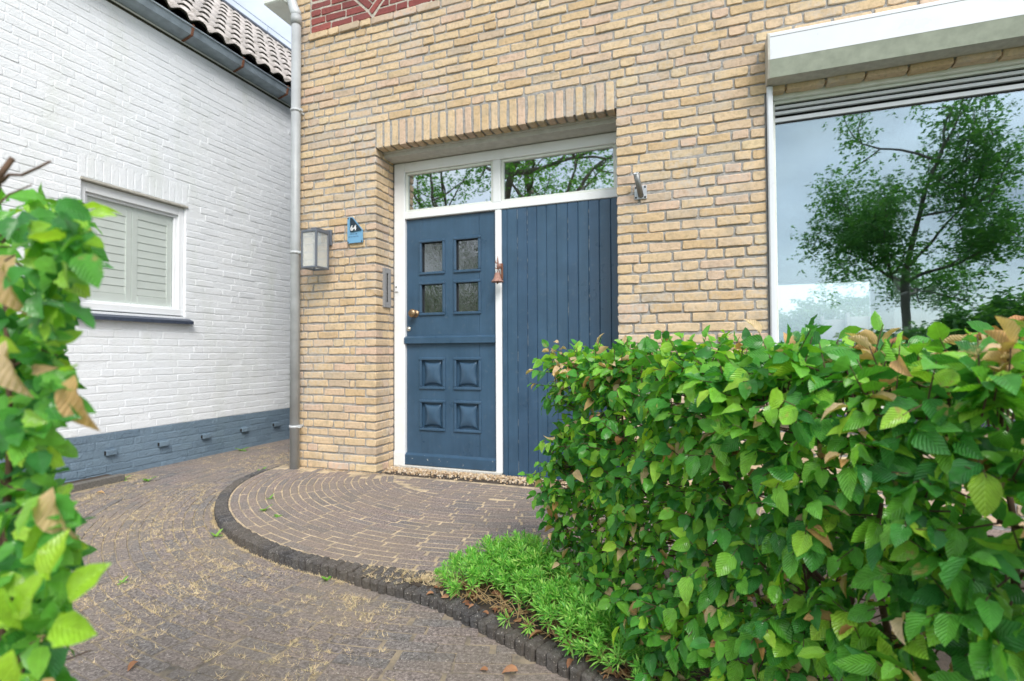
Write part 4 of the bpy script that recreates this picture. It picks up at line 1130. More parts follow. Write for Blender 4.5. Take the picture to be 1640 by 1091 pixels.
g.tube([(bx_, FY-.006, zr+.125), (bx_-.006, FY-.04, zr+.118), (BXc, yc, zr+.11), (BXc-.012, yc-.02, zr+.112)], [.006, .005, .005, .004], 8)
g.tube([(bx_, FY-.006, zr+.04), (bx_-.004, FY-.03, zr+.07), (bx_-.010, FY-.05, zr+.11)], [.004, .004, .004], 6)
g.tube([(BXc, yc, zr+.112), (BXc, yc, zr+.10), (BXc+.006, yc, zr+.092), (BXc, yc, zr+.084), (BXc, yc, zr+.076)], .0028, 6)
part('bracket', g, M['rust'], bell)
g = MB()   # small cast figure on top of the bracket
bxm = (BXc+bx_)/2
g.tube([(BXc+.004, yc+.01, zr+.11), (BXc, yc+.006, zr+.135), (BXc+.003, yc+.004, zr+.155), (BXc+.001, yc+.004, zr+.185), (BXc+.003, yc+.004, zr+.215)], [.009, .012, .009, .007, .001], 8)
g.tube([(BXc-.001, yc+.006, zr+.15), (BXc-.014, yc-.004, zr+.162), (BXc-.012, yc-.006, zr+.178)], [.006, .005, .002], 6)
g.tube([(bx_-.008, FY-.03, zr+.12), (bx_-.010, FY-.032, zr+.142), (bx_-.004, FY-.026, zr+.16)], [.010, .012, .006], 8)
g.tube([(bx_-.010, FY-.032, zr+.14), (bx_-.024, FY-.045, zr+.128)], [.006, .003], 6)
part('figure', g, M['bell'], bell)
# flag holder
fa = onY(1016, 298, -.004); fb = onY(1036, 319, -.004)
fh = thing('flag_holder', 'galvanised flagpole holder bolted to brick wall right of the door', 'flag holder', ((fa[0]+fb[0])/2, 0, fb[2]))
cx, cz = (fa[0]+fb[0])/2, (fa[2]+fb[2])/2; hw = (fb[0]-fa[0])/2; hz = .048
g = MB(); g.box(cx-hw, cx+hw, -.009, -.001, cz-hz, cz+hz, .002); part('plate', g, M['steel'], fh)
A = Vector((cx+.004, -.012, cz-.028)); ax = Vector((-.02, -.075, .115)).normalized(); Lq = .165
g = MB(); q = ax.to_track_quat('Z', 'Y').to_matrix().to_4x4()
g.lathe([(0, -.0), (.0195, .0), (.0195, Lq), (.0155, Lq), (.0155, Lq-.1), (0, Lq-.1)], 20, A, M4=q); part('tube', g, M['steel_dark'], fh)
g = MB(); g.lathe([(.0197, Lq-.006), (.0205, Lq-.003), (.0197, Lq+.001), (.0150, Lq+.001), (.0150, Lq-.01)], 20, A, M4=q); part('rim', g, M['steel'], fh)
for sx_ in (-1, 1):
    for sz in (-1, 1):
        g = MB(); g.lathe([(0, .007), (.006, .006), (.0075, .001), (.0075, -.003)], 8, (cx+sx_*(hw-.011), -.009, cz+sz*(hz-.012)), M4=RX); part('bolt', g, M['black'], fh)

# ================================================================== PLANTS
def leaf_variant(Ln, Wd, fold=.25, bend=.3, curl=0., rows=6, rs=random, tip=1.):
    """a leaf lying along +Y from the origin, face to +Z"""
    vs = [(0, 0, 0)]; uv = [(.5, 0)]
    for i in range(1, rows+1):
        t = i/(rows+1); wv = Wd/2*math.sin(math.pi*t**.80)**.72*(1+(.06 if i % 2 else -.05)+rs.uniform(-.04, .04))
        y_ = Ln*t; z_ = -bend*Ln*t*t+rs.uniform(-.01, .01)*Ln
        for sx_ in (-1, 0, 1):
            vs.append((sx_*wv*(1-.25*curl), y_, z_+abs(sx_)*wv*(fold+curl*(.4+t))+(rs.uniform(-.16, .16)*wv if sx_ else 0))); uv.append((.5+.5*sx_*wv/(Wd/2), t))
    vs.append((rs.uniform(-.04, .04)*Ln, Ln, -bend*Ln+rs.uniform(-.02, .02)*Ln)); uv.append((.5, 1))
    fs = [(0, 2, 1), (0, 3, 2)]
    for i in range(rows-1):
        a = 1+3*i; b_ = a+3
        fs += [(a, a+1, b_+1, b_), (a+1, a+2, b_+2, b_+1)]
    e = len(vs)-1; a = 1+3*(rows-1); fs += [(a, a+1, e), (a+1, a+2, e)]
    mb = MB(); mb.add(vs, fs, 0, True); mb.uv = [uv[i] for f in fs for i in f]
    return mb
def orient(pos, axis, normal, s=1., w=1.):
    y_ = Vector(axis).normalized(); n_ = Vector(normal); z_ = (n_-y_*n_.dot(y_))
    z_ = z_.normalized() if z_.length > 1e-5 else y_.orthogonal().normalized()
    x_ = y_.cross(z_)
    return Matrix(((x_.x*s*w, y_.x*s, z_.x*s, pos[0]), (x_.y*s*w, y_.y*s, z_.y*s, pos[1]), (x_.z*s*w, y_.z*s, z_.z*s, pos[2]), (0, 0, 0, 1)))
def rvec(rs): return Vector((rs.gauss(0, 1), rs.gauss(0, 1), rs.gauss(0, 1)))
from mathutils import noise as mnoise

rs = random.Random(5)
LV = [variant(leaf_variant(.07, .046, f, b_, 0, rs=rs)) for f, b_ in ((.2, .15), (.4, .3), (.12, .45), (.5, .1), (.25, .6))]
LB_ = [variant(leaf_variant(.066, .040, f, b_, c, rs=rs)) for f, b_, c in ((.3, .4, .5), (.2, .1, .8), (.4, .6, .3))]

def stem_mesh(g, p0, p1, r0, r1, wob=.03, n=5):
    p0, p1 = Vector(p0), Vector(p1); pts = []
    for i in range(n+1):
        t = i/n; pts.append(p0.lerp(p1, t)+(rvec(rs)*wob*(0 if i in (0,) else 1)))
    g.tube(pts, [r0+(r1-r0)*i/n for i in range(n+1)], 6); return pts

# ---- the large beech hedge on the right: runs slantwise from the landing towards the camera
HA = Vector((-.585, -1.62, 0)); HU = Vector((.702, -.712, 0)).normalized(); HN = Vector((.712, .702, 0)).normalized()  # HN points away from the camera
HLEN, HTH, HZ = 2.5, .42, .985
hedge = thing('beech_hedge', 'clipped beech hedge with some dry brown leaves in front of the window', 'hedge', tuple(HA+HU*1.0+HN*.2))
gl = []; bl = []
def hole(s_, z_):
    """thin places where the ground behind shows through"""
    d = math.hypot((s_-.98)/.16, (z_-.50)/.10)
    d2 = math.hypot((s_-1.02)/.22, (z_-.16)/.10); d3 = math.hypot((s_-.70)/.12, (z_-.12)/.09)
    return max(0, 1-d), max(0, 1-d2)*.9, max(0, 1-d3)*.8
def hedge_leaf(s_, dep, z_, out, top):
    P_ = HA+HU*s_+HN*dep+Vector((0, 0, z_))
    nv = mnoise.noise(P_*6.0)
    hv = max(hole(s_, z_)) if dep < .4 and not top else 0
    if rs.random() < hv*1.25: return
    outv = Vector(out)
    ax_ = outv*.55+Vector((0, 0, -.75 if not top else -.15))+rvec(rs)*.58
    nn = outv*.55+Vector((0, 0, .85 if not top else 1.1))+rvec(rs)*.55
    brown = rs.random() < (.03+(.40 if (nv > .15 and z_ > .78) else 0)+(.05 if z_ < .45 else 0))
    s0 = rs.uniform(.55, 1.0)*(.78+.22*min(1, max(0, s_)/1.2))
    mt = orient(P_, ax_, nn, s0, rs.uniform(.85, 1.1))
    sc = score(P_, s0*s0)*math.exp(-dep*14 if not top else -dep*3)
    x, y, d = proj(P_)
    if x > 1640 or y > 1091 or x < 0: sc = 0
    (bl if brown else gl).append((rs.randrange(3) if brown else rs.randrange(5), mt, 0, sc))
def bulge(s_, z_): return .05*mnoise.noise(Vector((s_*3.1, z_*3.4, 2.2)))+.035*mnoise.noise(Vector((s_*8, z_*8, 5.)))
twigs = MB()
def spray(s_, dep, z_, out, top):
    """a twig with leaves set alternately along it"""
    P_ = HA+HU*s_+HN*dep+Vector((0, 0, z_)); outv = Vector(out)
    if not top and dep < .38 and rs.random() < max(hole(s_, z_))*1.3: return
    nv = mnoise.noise(P_*5.0)
    tang = rvec(rs); tang -= outv*tang.dot(outv)
    d_ = (outv*.75+tang.normalized()*rs.uniform(.2, .9)+Vector((0, 0, .12))).normalized()
    Lt = rs.uniform(.07, .15); n = rs.randrange(5, 9)
    nn = (outv*rs.uniform(.2, .8)+Vector((0, 0, rs.uniform(.5, 1.1)))+rvec(rs)*.28).normalized()
    nn = (nn-d_*nn.dot(d_)).normalized(); side = d_.cross(nn)
    bs = .72+.24*min(1, max(0, s_)/1.2)
    dry = .02+(.34 if (nv > .2 and z_ > .74) else 0)+(.07 if z_ < .5 else 0)
    young = rs.random() < .15
    Q0 = P_-outv*.05
    twigs.tube([Q0, P_+d_*Lt*.4-Vector((0, 0, .004)), P_+d_*Lt], [.0021, .0016, .0010], 4, cap=False)
    for i in range(n):
        t = (i+.5)/n; sg = 1 if i % 2 else -1
        if i == n-1: sg = 0
        Q = P_+d_*Lt*t
        ax_ = d_*rs.uniform(.45, .75)+side*sg*rs.uniform(.6, 1.0)+Vector((0, 0, -.30))+rvec(rs)*.16
        ln = nn+rvec(rs)*.24
        brown = rs.random() < dry
        s0 = bs*rs.uniform(.55, 1.02)*(.8 if i == 0 else 1)
        x, y, d = proj(Q)
        sc = 0 if (x > 1640 or y > 1091 or x < 0) else score(Q, s0*s0)*math.exp(-max(0, dep)*(14 if not top else 3))
        (bl if brown else gl).append((rs.randrange(3) if brown else rs.randrange(5), orient(Q, ax_, ln, s0, rs.uniform(.85, 1.08)), 0, sc))
for i in range(900):                                 # front face
    s_ = rs.uniform(-.02, HLEN)*rs.choice((1, 1, .6)); z_ = HZ*(1-rs.random()**1.1)*.95+.02
    if s_ < .12: s_ -= .05*math.sin(z_*2.6)
    spray(s_, abs(rs.gauss(0, .035))-bulge(s_, z_)*.9+.02, z_, -HN, False)
for i in range(2300):                                # inner leaves
    s_ = rs.uniform(.02, HLEN); z_ = HZ*rs.uniform(.05, .97); hedge_leaf(s_, rs.uniform(.06, .36), z_, -HN, False)
for i in range(330):                                 # top
    s_ = rs.uniform(-.03, HLEN)*rs.choice((1, .6)); dep = rs.uniform(.0, HTH)
    spray(s_, dep, HZ-.05+.04*mnoise.noise(Vector((s_*5, dep*5, 1)))-rs.expovariate(60), (0, 0, 1), True)
for i in range(230):                                 # end towards the door
    dep = rs.uniform(0, HTH); z_ = HZ*(rs.random()**.85)
    spray(.03-bulge(dep*3, z_+3)*.9, dep, z_, -HU, False)
for i in range(900):                                 # back
    s_ = rs.uniform(0, HLEN); z_ = HZ*rs.random(); hedge_leaf(s_, HTH-rs.expovariate(14), z_, HN, False)
place('leaf', 'foliage', LV, gl, M['leaf'], hedge, 260)
place('leaf', 'dry_foliage', LB_, bl, M['leaf_brown'], hedge, 40)
g = MB()
base_off = hedge.location
for i in range(13):
    s_ = .1+i*.185+rs.uniform(-.04, .04); dep = HTH*.5+rs.uniform(-.06, .06); p0 = HA+HU*s_+HN*dep+Vector((0, 0, -.05))
    p1 = p0+Vector((rs.gauss(0, .08), rs.gauss(0, .08), HZ*rs.uniform(.75, .98)))
    pts = stem_mesh(g, p0, p1, .013, .004, .018)
    for q in range(15):
        t = rs.uniform(.12, .98); a = p0.lerp(p1, t); dirv = (HU*rs.choice((-1, 1))*rs.uniform(.3, 1)+HN*rs.gauss(0, .8)+Vector((0, 0, rs.uniform(-.1, .8)))).normalized()
        stem_mesh(g, a, a+dirv*rs.uniform(.10, .26), .0045, .0015, .010, 4)
# a bare bent branch in the gap
c0 = HA+HU*.80+HN*.10+Vector((0, 0, .55)); c1 = HA+HU*1.16+HN*.12+Vector((0, 0, .43))
stem_mesh(g, c0, c1, .007, .009, .012, 6)
for q in range(14):
    a = c0.lerp(c1, rs.random()); stem_mesh(g, a, a+(HU*rs.uniform(-1, 1)+Vector((0, 0, rs.uniform(-.9, .7)))+HN*rs.uniform(-.3, .5)).normalized()*rs.uniform(.05, .12), .003, .001, .008, 3)
part('branch', g, M['twig'], hedge)
part('twigs', twigs, M['twig'], hedge)

# ---- the hedge end close to the camera on the left, out of focus
def cw(xc, zc, dpt):
    """point seen at pixel (xc, zc) at distance dpt along the view axis"""
    return Vector(CAM+ray(xc, zc)*dpt)
nh = thing('garden_hedge', 'blurred beech hedge end close by at the left edge', 'hedge', tuple(cw(20, 900, .72)*Vector((1, 1, 0))+Vector((0, 0, DRIVE_Z))) if False else (float(cw(20, 900, .72).x), float(cw(20, 900, .72).y), DRIVE_Z))
gl = []; bl = []; yl = [(1, orient(cw(135, 350, .66), (1, .2, .3), (.1, -.7, .7), .55), 0, 99), (2, orient(cw(120, 375, .66), (1, .2, -.2), (.1, -.7, .7), .5), 0, 99)]
LVL = cw(60, 560, .72)
nu = Vector((-.90, -.44, 0)).normalized(); nn_ = Vector((.44, -.90, 0)).normalized()     # hedge runs away to the left
EDGE = [(285, 165), (330, 185), (420, 172), (470, 150), (540, 135), (600, 150), (680, 108), (740, 122), (800, 130), (870, 142), (930, 148), (1000, 120), (1091, 125)]
def edge_x(py):
    for (ya, xa_), (yb3, xb_) in zip(EDGE, EDGE[1:]):
        if ya <= py <= yb3: return xa_+(xb_-xa_)*(py-ya)/(yb3-ya)
    return 120
for i in range(1700):
    py = rs.uniform(318, 1330); ex = edge_x(min(py, 1090)); px = ex-42-rs.expovariate(1/85.)
    if px < -420: continue
    dpt = rs.uniform(.60, .92)+(.0 if px > 40 else rs.uniform(0, .2))
    P_ = cw(px, py, dpt)
    if P_.z < DRIVE_Z+.02: continue
    if 640 < py < 700 and px > 60 and rs.random() < .4: continue
    outv = Vector((.75, -.25, 0)); ax_ = outv*.7+Vector((0, 0, -.35))+rvec(rs)*.55; nn = Vector((0.1, -.6, .8))+rvec(rs)*.45
    brown = rs.random() < .02
    mt = orient(P_, ax_, nn, rs.uniform(.36, .68), rs.uniform(.85, 1.1))
    (bl if brown else gl).append((rs.randrange(3) if brown else rs.randrange(5), mt, 0, score(P_, 1.) if px > -20 and py < 1110 else 0))
for px, py, dpt, ax_ in ((30, 985, .55, (.5, 0, .9)), (75, 930, .55, (.2, 0, 1)), (85, 1000, .57, (1, .2, -.15)), (20, 1040, .55, (.1, -.1, -1)), (110, 960, .56, (.6, .1, .7)), (5, 940, .55, (.1, 0, -.9))):
    P_ = cw(px, py, dpt); yl.append((rs.randrange(5), orient(P_, ax_, (.1, -.9, .5), .74), 0, 99))
for px, py in ((5, 410), (10, 545), (120, 600), (85, 780)):
    P_ = cw(px, py, .6); bl.append((0, orient(P_, (.1, 0, -1), (.1, -1, .1), 1.05), 0, 99))
place('leaf', 'foliage', LV, gl, M['leaf'], nh, 260)
place('leaf', 'young_foliage', LV, yl, M['leaf_lime'], nh, 20)
place('leaf', 'dry_foliage', LB_, bl, M['leaf_brown'], nh, 30)
g = MB()
stem_mesh(g, cw(-25, 330, .70), cw(15, 250, .70), .0045, .0035, .002, 3); stem_mesh(g, cw(2, 292, .70), cw(80, 261, .70), .0025, .0015, .003, 4)
for i in range(7):
    q = cw(rs.uniform(-200, 60), 700, rs.uniform(.68, .9)); stem_mesh(g, (q.x, q.y, DRIVE_Z-.02), (q.x+rs.gauss(0, .04), q.y+rs.gauss(0, .04), 1.12), .008, .003, .012, 6)
for i in range(60):
    ex_ = rs.uniform(-150, 25); py = rs.uniform(320, 1090); a = cw(ex_, py, rs.uniform(.66, .85)); stem_mesh(g, a, a+(Vector((rs.uniform(-.2, 1), rs.uniform(-.5, .5), rs.uniform(-.4, .6)))).normalized()*rs.uniform(.05, .12), .002, .001, .006, 3)
part('branch', g, M['twig'], nh)

# ---- low evergreen candytuft in the bed
ct = thing('low_green_plant', 'low bright green plant with narrow leaves spilling over the kerb', 'plant', (-.75, -1.8, -.012))
sv = []
for q in range(5):
    b = MB(); fs = []; uvs = []
    for i in range(20):
        t = i/20; a = i*2.4; r_ = .005; zz = .006+.034*t; Ln = (.038-.014*t)*rs.uniform(.7, 1.2); el = .25+1.0*t
        d_ = Vector((math.cos(a)*math.cos(el), math.sin(a)*math.cos(el), math.sin(el))); s_ = Vector((-math.sin(a), math.cos(a), 0))*.0024
        o = Vector((0, 0, zz)); mid = o+d_*Ln*.6; tp = o+d_*Ln+Vector((0, 0, -.003))
        b.add([o, mid-s_, tp, mid+s_], [(0, 1, 2), (0, 2, 3)], 0, True); uvs += [(.5, 0), (0, .5), (.5, 1), (.5, 0), (.5, 1), (1, .5)]
    b.uv = uvs; sv.append(variant(b))
si = []; stems = MB(); dead = MB()
SP = [(-.95, -1.65, .10), (-.87, -1.61, .15), (-.77, -1.57, .18), (-.68, -1.62, .18), (-.60, -1.70, .17), (-.52, -1.77, .16), (-.44, -1.84, .16), (-.36, -1.90, .15), (-.27, -1.96, .14), (-.18, -2.03, .12)]
for cx, cy, h in SP:
    for i in range(85):
        a = rs.uniform(0, 2*math.pi); r_ = .145*math.sqrt(rs.random())
        x = cx+r_*math.cos(a); y = cy+r_*math.sin(a)*.95
        if y < bed_y(max(-1.35, x))+.035: continue
        hh_ = h*math.sqrt(max(.05, 1-(r_/.16)**2))*rs.uniform(.8, 1.12)
        P_ = Vector((x, y, hh_-.03))
        up_ = Vector((math.cos(a)*r_*4, math.sin(a)*r_*4, 1)).normalized()+rvec(rs)*.22
        mt = orient(P_, up_.orthogonal(), up_, rs.uniform(.85, 1.35)); mt = mt @ Matrix.Rotation(rs.uniform(0, 6), 4, 'Z'); si.append((rs.randrange(5), mt))
        if i % 2 == 0:
            root = Vector((cx+(x-cx)*.35, cy+(y-cy)*.35, -.012)); stems.tube([root, root.lerp(P_, .55)+Vector((0, 0, -.02)), P_], [.0022, .0018, .0013], 4, cap=False)
for i in range(260):      # brown bare stems under the front of the plant
    x = rs.uniform(-.98, -.1); y = bed_y(x)+rs.uniform(.06, .17); a = rs.uniform(0, 6.28); p0 = Vector((x, y, rs.uniform(-.004, .03)))
    stems.tube([p0, p0+Vector((math.cos(a)*.03, math.sin(a)*.03, rs.uniform(.0, .03))), p0+Vector((math.cos(a)*.06, math.sin(a)*.06, rs.uniform(-.005, .05)))], [.0018, .0015, .001], 4, cap=False)
for p, d_ in (((-.68, -1.90, .012), (-.3, -.6, .3)), ((-.60, -1.92, .02), (.2, -.9, .1)), ((-.95, -1.76, .02), (-.4, -.8, .2)), ((-1.02, -1.68, .03), (-.8, -.3, .5)), ((-.42, -2.0, .02), (0, -.9, .3))):
    si.append((rs.randrange(5), orient(p, Vector(d_).orthogonal(), d_, 1.3)))
off = Matrix.Translation(-ct.location)
join('foliage', sv, [(v, off @ m_) for v, m_ in si], M['leaf_small'], ct, kind='stuff')
part('stem', stems, M['twig_pale'], ct)
# leaf litter under the plant and hedge
lit = []
LD = [variant(leaf_variant(.06, .036, .3, .3, c, rs=rs)) for c in (.4, .9, .6)]
for i in range(190):
    x = rs.uniform(-1.1, .7); by = bed_y(x); y = by+.03+abs(rs.gauss(0, .16))
    a = rs.uniform(0, 6.28)
    lit.append((rs.randrange(3), orient((x, y, rs.uniform(-.006, .012)), (math.cos(a), math.sin(a), rs.uniform(-.1, .25)), rvec(rs)*.35+Vector((0, 0, 1)), rs.uniform(.35, .75))))
join('leaf_litter', LD, lit, M['leaf_dead'], None, kind='stuff', label='brown dead leaves lying in the planting bed', category='leaf litter')

# ---- dry grass and moss in the joints
tv_ = []
for q in range(6):
    b = MB()
    for i in range(11):
        a = rs.uniform(0, 6.28); el = rs.uniform(.05, .6); Ln = rs.uniform(.010, .032)
        d_ = Vector((math.cos(a)*math.cos(el), math.sin(a)*math.cos(el), math.sin(el))); s_ = Vector((-math.sin(a), math.cos(a), 0))*.0014
        o = Vector((rs.gauss(0, .010), rs.gauss(0, .006), 0)); b.add([o-s_, o+s_, o+d_*Ln], [(0, 1, 2)])
    tv_.append(variant(b))
tin = []
while len(tin) < 5600:
    x = rs.uniform(-4.95, .1); y = rs.uniform(-3.2, 1.2)
    if in_raised(x, y, .06) or y > -.06 and x > -3.6: continue
    dens = .5+1.3*mnoise.noise(Vector((x*1.6, y*1.6, .3)))+.3*mnoise.noise(Vector((x*6, y*6, 4)))
    if rs.random() > dens: continue
    px, py, d = proj((x, y, DRIVE_Z))
    if d < .3 or px < -60 or px > 1300 or py > 1150: continue
    tin.append((rs.randrange(6), Matrix.Translation((x, y, dzf(x)-.003)) @ Matrix.Rotation(rs.uniform(0, 6.28), 4, 'Z') @ Matrix.Scale(rs.uniform(.5, 1.15), 4)))
for i in range(1500):
    o_ = .092+.0565*rs.randrange(0, 24); t = rs.uniform(.05, 2.2); x, y = landing_pt(t, o_)
    if y > -.05 or x > -.7: continue
    tin.append((rs.randrange(6), Matrix.Translation((x, y, -.004)) @ Matrix.Rotation(rs.uniform(0, 6.28), 4, 'Z') @ Matrix.Scale(rs.uniform(.3, .6), 4)))
for i in range(500):      # along the kerb foot and kerb joints
    t = rs.uniform(.2, 1.75); x, y = landing_pt(t, -.012+rs.gauss(0, .008))
    tin.append((rs.randrange(6), Matrix.Translation((x, y, dzf(x)-.002)) @ Matrix.Rotation(rs.uniform(0, 6.28), 4, 'Z') @ Matrix.Scale(rs.uniform(.5, 1.2), 4)))
for i in range(260):
    x = rs.uniform(-1.5, -.95); y = -1.665+rs.gauss(0, .03)
    tin.append((rs.randrange(6), Matrix.Translation((x, y, -.003)) @ Matrix.Rotation(rs.uniform(0, 6.28), 4, 'Z') @ Matrix.Scale(rs.uniform(.6, 1.3), 4)))
join('dry_grass', tv_, tin, M['straw'], None, kind='stuff', label='dry straw coloured grass tufts in the paving joints', category='grass')
# pebbles along the foot of the door and the wall
pv = []
for q in range(4):
    b = MB(); r_ = [rs.uniform(.7, 1.2) for _ in range(6)]
    b.add([(r_[0], 0, 0), (-r_[1], 0, 0), (0, r_[2], 0), (0, -r_[3], 0), (0, 0, r_[4]*.7), (0, 0, -r_[5]*.7)], [(0, 2, 4), (2, 1, 4), (1, 3, 4), (3, 0, 4), (2, 0, 5), (1, 2, 5), (3, 1, 5), (0, 3, 5)]); pv.append(variant(b))
pin = []
for i in range(2300):
    u = rs.random(); x = rs.uniform(DX0-.02, DX1+.02); y = REC-.03-abs(rs.gauss(0, .075))
    if y < -.03: continue
    pin.append((rs.randrange(4), Matrix.Translation((x, y, -.006+rs.uniform(0, .012)*(1 if y > .15 else .4))) @ Matrix.Rotation(rs.uniform(0, 6), 4, 'Z') @ Matrix.Rotation(rs.uniform(0, 3), 4, 'X') @ Matrix.Scale(rs.uniform(.006, .0135), 4)))
for i in range(260):
    x = rs.uniform(HX0, DX0+.1); y = -.004-abs(rs.gauss(0, .012))
    pin.append((rs.randrange(4), Matrix.Translation((x, y, .0)) @ Matrix.Rotation(rs.uniform(0, 6), 4, 'Z') @ Matrix.Scale(rs.uniform(.003, .006), 4)))
join('gravel', pv, pin, M['pebble'], None, kind='stuff', label='tan gravel along the foot of the front door', category='gravel')

# ---- weeds and single fallen leaves one could pick up
wv = [leaf_variant(.05, .02, .25, .5, 0, 3, rs), leaf_variant(.06, .024, .2, .3, 0, 3, rs)]
def weed(px, py, z, label, n=5, s=1., name='weed'):
    p = onZ(px, py, z)
    if z < -.01: p = onZ(px, py, dzf(p[0]))
    w_ = thing(name, label, 'weed', tuple(p), 'weeds growing in the paving')
    for i in range(n):
        a = i*6.28/n+rs.uniform(-.4, .4); el = rs.uniform(.2, 1.0)
        o = obj('leaf', bpy.data.meshes.get('weed leaf %d' % (i % 2)) or leaf_w[i % 2], w_)
        o.matrix_basis = orient((0, 0, -.002), (math.cos(a)*math.cos(el), math.sin(a)*math.cos(el), math.sin(el)), (0, 0, 1), s*rs.uniform(.7, 1.1))
leaf_w = [q.mesh('weed leaf %d' % i, M['leaf_weed']) for i, q in enumerate(wv)]
weed(198, 768, DRIVE_Z, 'broad leaved weed at the end of the concrete edging', 5, 1.5)
weed(236, 771, DRIVE_Z, 'small weed on the drive just right of the concrete edging', 6, 1.3)
weed(386, 722, DRIVE_Z, 'weed at the foot of the blue plinth', 5, 1.5)
weed(418, 755, DRIVE_Z, 'flat weed on the paving left of the downpipe', 4, 1.1)
weed(432, 799, .0, 'tiny weed on the landing nearest the downpipe', 4, .8)
weed(424, 818, .0, 'flat spreading weed in the curved landing rows', 6, 1.0)
weed(445, 827, .0, 'upright weed on the landing right of the spreading weed', 5, .8)
weed(346, 860, DRIVE_Z, 'small weed at the leftmost bend of the kerb', 5, 1.0)
weed(524, 930, DRIVE_Z, 'small green weed at the foot of the kerb', 4, .8)
weed(196, 933, DRIVE_Z, 'tiny weed on the open drive', 4, .6)
ld_m = [var_mesh('fallen leaf', v, M['leaf_dead']) for v in LD]; lo_m = [var_mesh('orange leaf', v, M['leaf_brown']) for v in LD]
def fallen(px, py, z, label, s, orange=False):
    p = onZ(px, py, z)
    if z < -.01: z = dzf(p[0]); p = onZ(px, py, z)
    a = rs.uniform(0, 6.28)
    o = obj('fallen_leaf', (lo_m if orange else ld_m)[rs.randrange(3)], None, orient((p[0], p[1], z+.012*s), (math.cos(a), math.sin(a), .05), (rs.gauss(0, .2), rs.gauss(0, .2), 1), s), label=label, category='leaf', group='fallen leaves')
fallen(155, 791, DRIVE_Z, 'orange fallen leaf beside the concrete edging', .9, True)
fallen(391, 879, DRIVE_Z, 'tan fallen leaf at the foot of the curved kerb', .7, True)
fallen(220, 1063, DRIVE_Z, 'brown fallen leaf on the drive near the blurred hedge', .7)
fallen(830, 1080, DRIVE_Z, 'long russet fallen leaf on the drive below the kerb', .9)
fallen(782, 1076, DRIVE_Z, 'small dark fallen leaf left of the russet one', .5)
fallen(785, 958, .0, 'crumpled red brown leaf on the kerb stones', 1.0)
fallen(870, 1018, .0, 'curled brown leaf on the kerb below the green plant', .9)
fallen(905, 1030, .0, 'light brown leaf on the kerb right of the curled one', .9)
fallen(708, 950, .0, 'small pale leaf on the kerb at the end of the green plant', .5, True)
fallen(925, 888, .12, 'pale dry leaf lying on the green plant under the hedge', .9, True)

# ================================================================== ACROSS THE STREET (seen as reflections) AND BEHIND THE HOUSE
qv = []
for q in range(4):
    b = MB(); uv = []
    for i in range(7):      # a spray of leaflets
        a = rs.uniform(0, 6.28); d_ = Vector((math.cos(a), math.sin(a), rs.uniform(-.9, .3))).normalized(); s_ = d_.orthogonal().normalized()*.26; o = rvec(rs)*.35
        b.add([o, o+d_*.5-s_, o+d_*1.1, o+d_*.5+s_], [(0, 1, 2), (0, 2, 3)]); uv += [(.5, 0), (0, .5), (.5, 1), (.5, 0), (.5, 1), (1, .5)]
    b.uv = uv; qv.append(variant(b))
def tree(name, label, base, H, trunk_h, rad, tr, seed, nclump, leaf=.12, group=None, spread=1.):
    global rs
    rs = random.Random(seed)
    t = thing(name, label, 'tree', base, group); g = MB(); tips = []
    top = Vector((0, 0, H)); tp = [Vector((rs.gauss(0, .06)*i*.4, rs.gauss(0, .06)*i*.4, trunk_h*i/4)) for i in range(5)]
    g.tube([(0, 0, -.2)]+tp[1:], [tr*1.25, tr, tr*.92, tr*.88, tr*.85], 10)
    def limb(p, d, Ln, r_, lev):
        pts = [p]; dd = d.normalized()
        for i in range(4):
            dd = (dd+rvec(rs)*.16+Vector((0, 0, .06))).normalized(); pts.append(pts[-1]+dd*Ln/4)
        g.tube(pts, [r_*(1-.13*i) for i in range(5)], 6 if lev else 8, cap=False)
        if lev >= 2: tips.append((pts[-1], Ln)); tips.append((pts[2], Ln)); return
        for q in range(4 if lev else 5):
            i = rs.choice((2, 3, 4)) if q else 4
            nd = (dd*.7+rvec(rs)*.75+Vector((0, 0, .15))).normalized(); limb(pts[i], nd, Ln*rs.uniform(.5, .72), r_*.5, lev+1)
    n = 6
    for i in range(n):
        a = i*6.28/n+rs.uniform(-.4, .4); el = rs.uniform(.25, .9)
        limb(tp[4]-Vector((0, 0, trunk_h*.10*(i % 3))), Vector((math.cos(a)*math.cos(el)*spread, math.sin(a)*math.cos(el)*spread, math.sin(el))), rad*rs.uniform(.75, 1.05), tr*.42, 0)
    limb(tp[4], Vector((.05, 0, 1)), (H-trunk_h)*.62, tr*.7, 0)
    part('trunk', MBoff(g, base), M['bark'], t)
    ins = []
    for i in range(nclump):
        c, Ln = tips[rs.randrange(len(tips))]
        P_ = c+rvec(rs)*rad*.13
        ins.append((rs.randrange(4), Matrix.Translation(P_) @ Matrix.Rotation(rs.uniform(0, 6.28), 4, 'Z') @ Matrix.Scale(leaf*rs.uniform(.7, 1.3), 4)))
    join('crown', qv, ins, M['leaf_tree'], t)
def MBoff(g, base):
    g.v = [(x+base[0], y+base[1], z+base[2]) for x, y, z in g.v]; return g
def virt(px, py, Yv, mirror):
    p = onY(px, py, Yv); return p[0], 2*mirror-p[1]
tx, ty = virt(1457, 560, 10.5, .14); tree('street_tree', 'slender leafy tree across the street, reflected in the large window', (tx, ty, -.16), 6.9, 3.05, 1.62, .095, 41, 5600, .075)
tx, ty = virt(800, 560, 10.0, .31); tree('street_tree', 'spreading tree with thick boughs, reflected in the panes above the door', (tx, ty, -.16), 9.0, 3.9, 3.6, .24, 8, 4300, .085, spread=1.2)
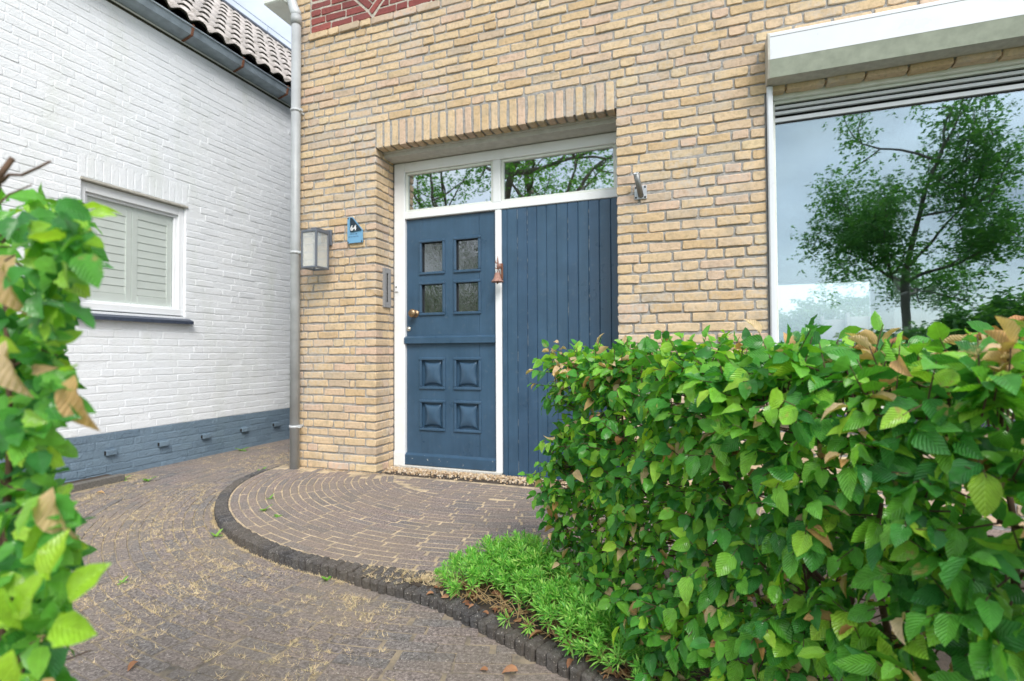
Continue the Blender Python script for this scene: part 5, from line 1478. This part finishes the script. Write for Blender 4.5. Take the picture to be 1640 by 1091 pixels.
def shrub(label, x, y, rx, h, seed, mt='leaf_tree', group='shrubs across the street', z=-.16, n=900):
    global rs
    rs = random.Random(seed); t = thing('shrub', label, 'shrub', (x, y, z), group); ins = []
    for i in range(n):
        a = rs.uniform(0, 6.28); cz = rs.random(); r_ = math.sqrt(rs.random())*(1-.35*cz**3)
        bumpv = 1+.22*mnoise.noise(Vector((math.cos(a)*2+seed, math.sin(a)*2, cz*3)))
        P_ = Vector((rx*r_*math.cos(a)*bumpv, rx*.7*r_*math.sin(a)*bumpv, .12+h*cz*bumpv*.92))
        ins.append((rs.randrange(4), Matrix.Translation(P_) @ Matrix.Rotation(rs.uniform(0, 6.28), 4, 'Z') @ Matrix.Scale(rs.uniform(.09, .16)*(.7 if n > 1000 else 1), 4)))
    join('crown', qv, ins, M[mt], t)
    g = MB()
    for i in range(5): g.tube([(x, y, z-.05), (x+rs.gauss(0, .2), y+rs.gauss(0, .15), z+h*.4), (x+rs.gauss(0, rx*.4), y+rs.gauss(0, rx*.3), z+h*.8)], [.03, .02, .008], 5)
    part('stem', g, M['bark'], t)
for i, (px, h, rx, lb) in enumerate(((1405, 1.5, .9, 'low round shrub left of the slender tree'), (1500, 1.6, 1.0, 'broad shrub right of the slender tree'), (1580, 2.0, 1.1, 'tall loose shrub at the right of the reflected row'), (1665, 2.3, 1.2, 'tallest shrub at the far right of the reflected row'), (672, 3.3, 1.2, 'dark shrub reflected in the left door panes'), (790, 3.9, 1.5, 'tall dark shrub reflected in the right door panes'))):
    x, y = virt(px, 560, 9.6, .14 if px > 1300 else .31); shrub(lb, x, y, rx, h, 60+i)
# garden behind the house, seen through the room and its back window
gx = onY(1270, 500, 13.0)[0]
shrub('pale green garden bush behind the house, seen through the left of the window', onY(1265, 500, 12.5)[0], 12.5, 1.5, 2.15, 81, 'leaf_garden', 'garden bushes behind the house', -.16, 3200)
shrub('bush with leaves hanging over the grey fence behind the house', onY(1340, 500, 13.2)[0], 13.2, 1.6, 2.75, 82, 'leaf_garden', 'garden bushes behind the house', -.16, 3200)
fence = thing('garden_fence', 'grey concrete garden fence behind the house', 'fence', (onY(1320, 540, 11.8)[0], 11.8, -.16))
fx = onY(1318, 540, 11.8)[0]
for i in range(4):
    g = MB(); g.box(fx+i*.55+.04, fx+i*.55+.54, 11.82+i*-.12, 11.87-i*.12, -.16, 1.82+i*.06, .01); part('panel', g, M['mortar'], fence)
    g = MB(); g.box(fx+i*.55-.04, fx+i*.55+.035, 11.78-i*.12, 11.9-i*.12, -.2, 1.92+i*.06, .01); part('post', g, M['mortar'], fence)
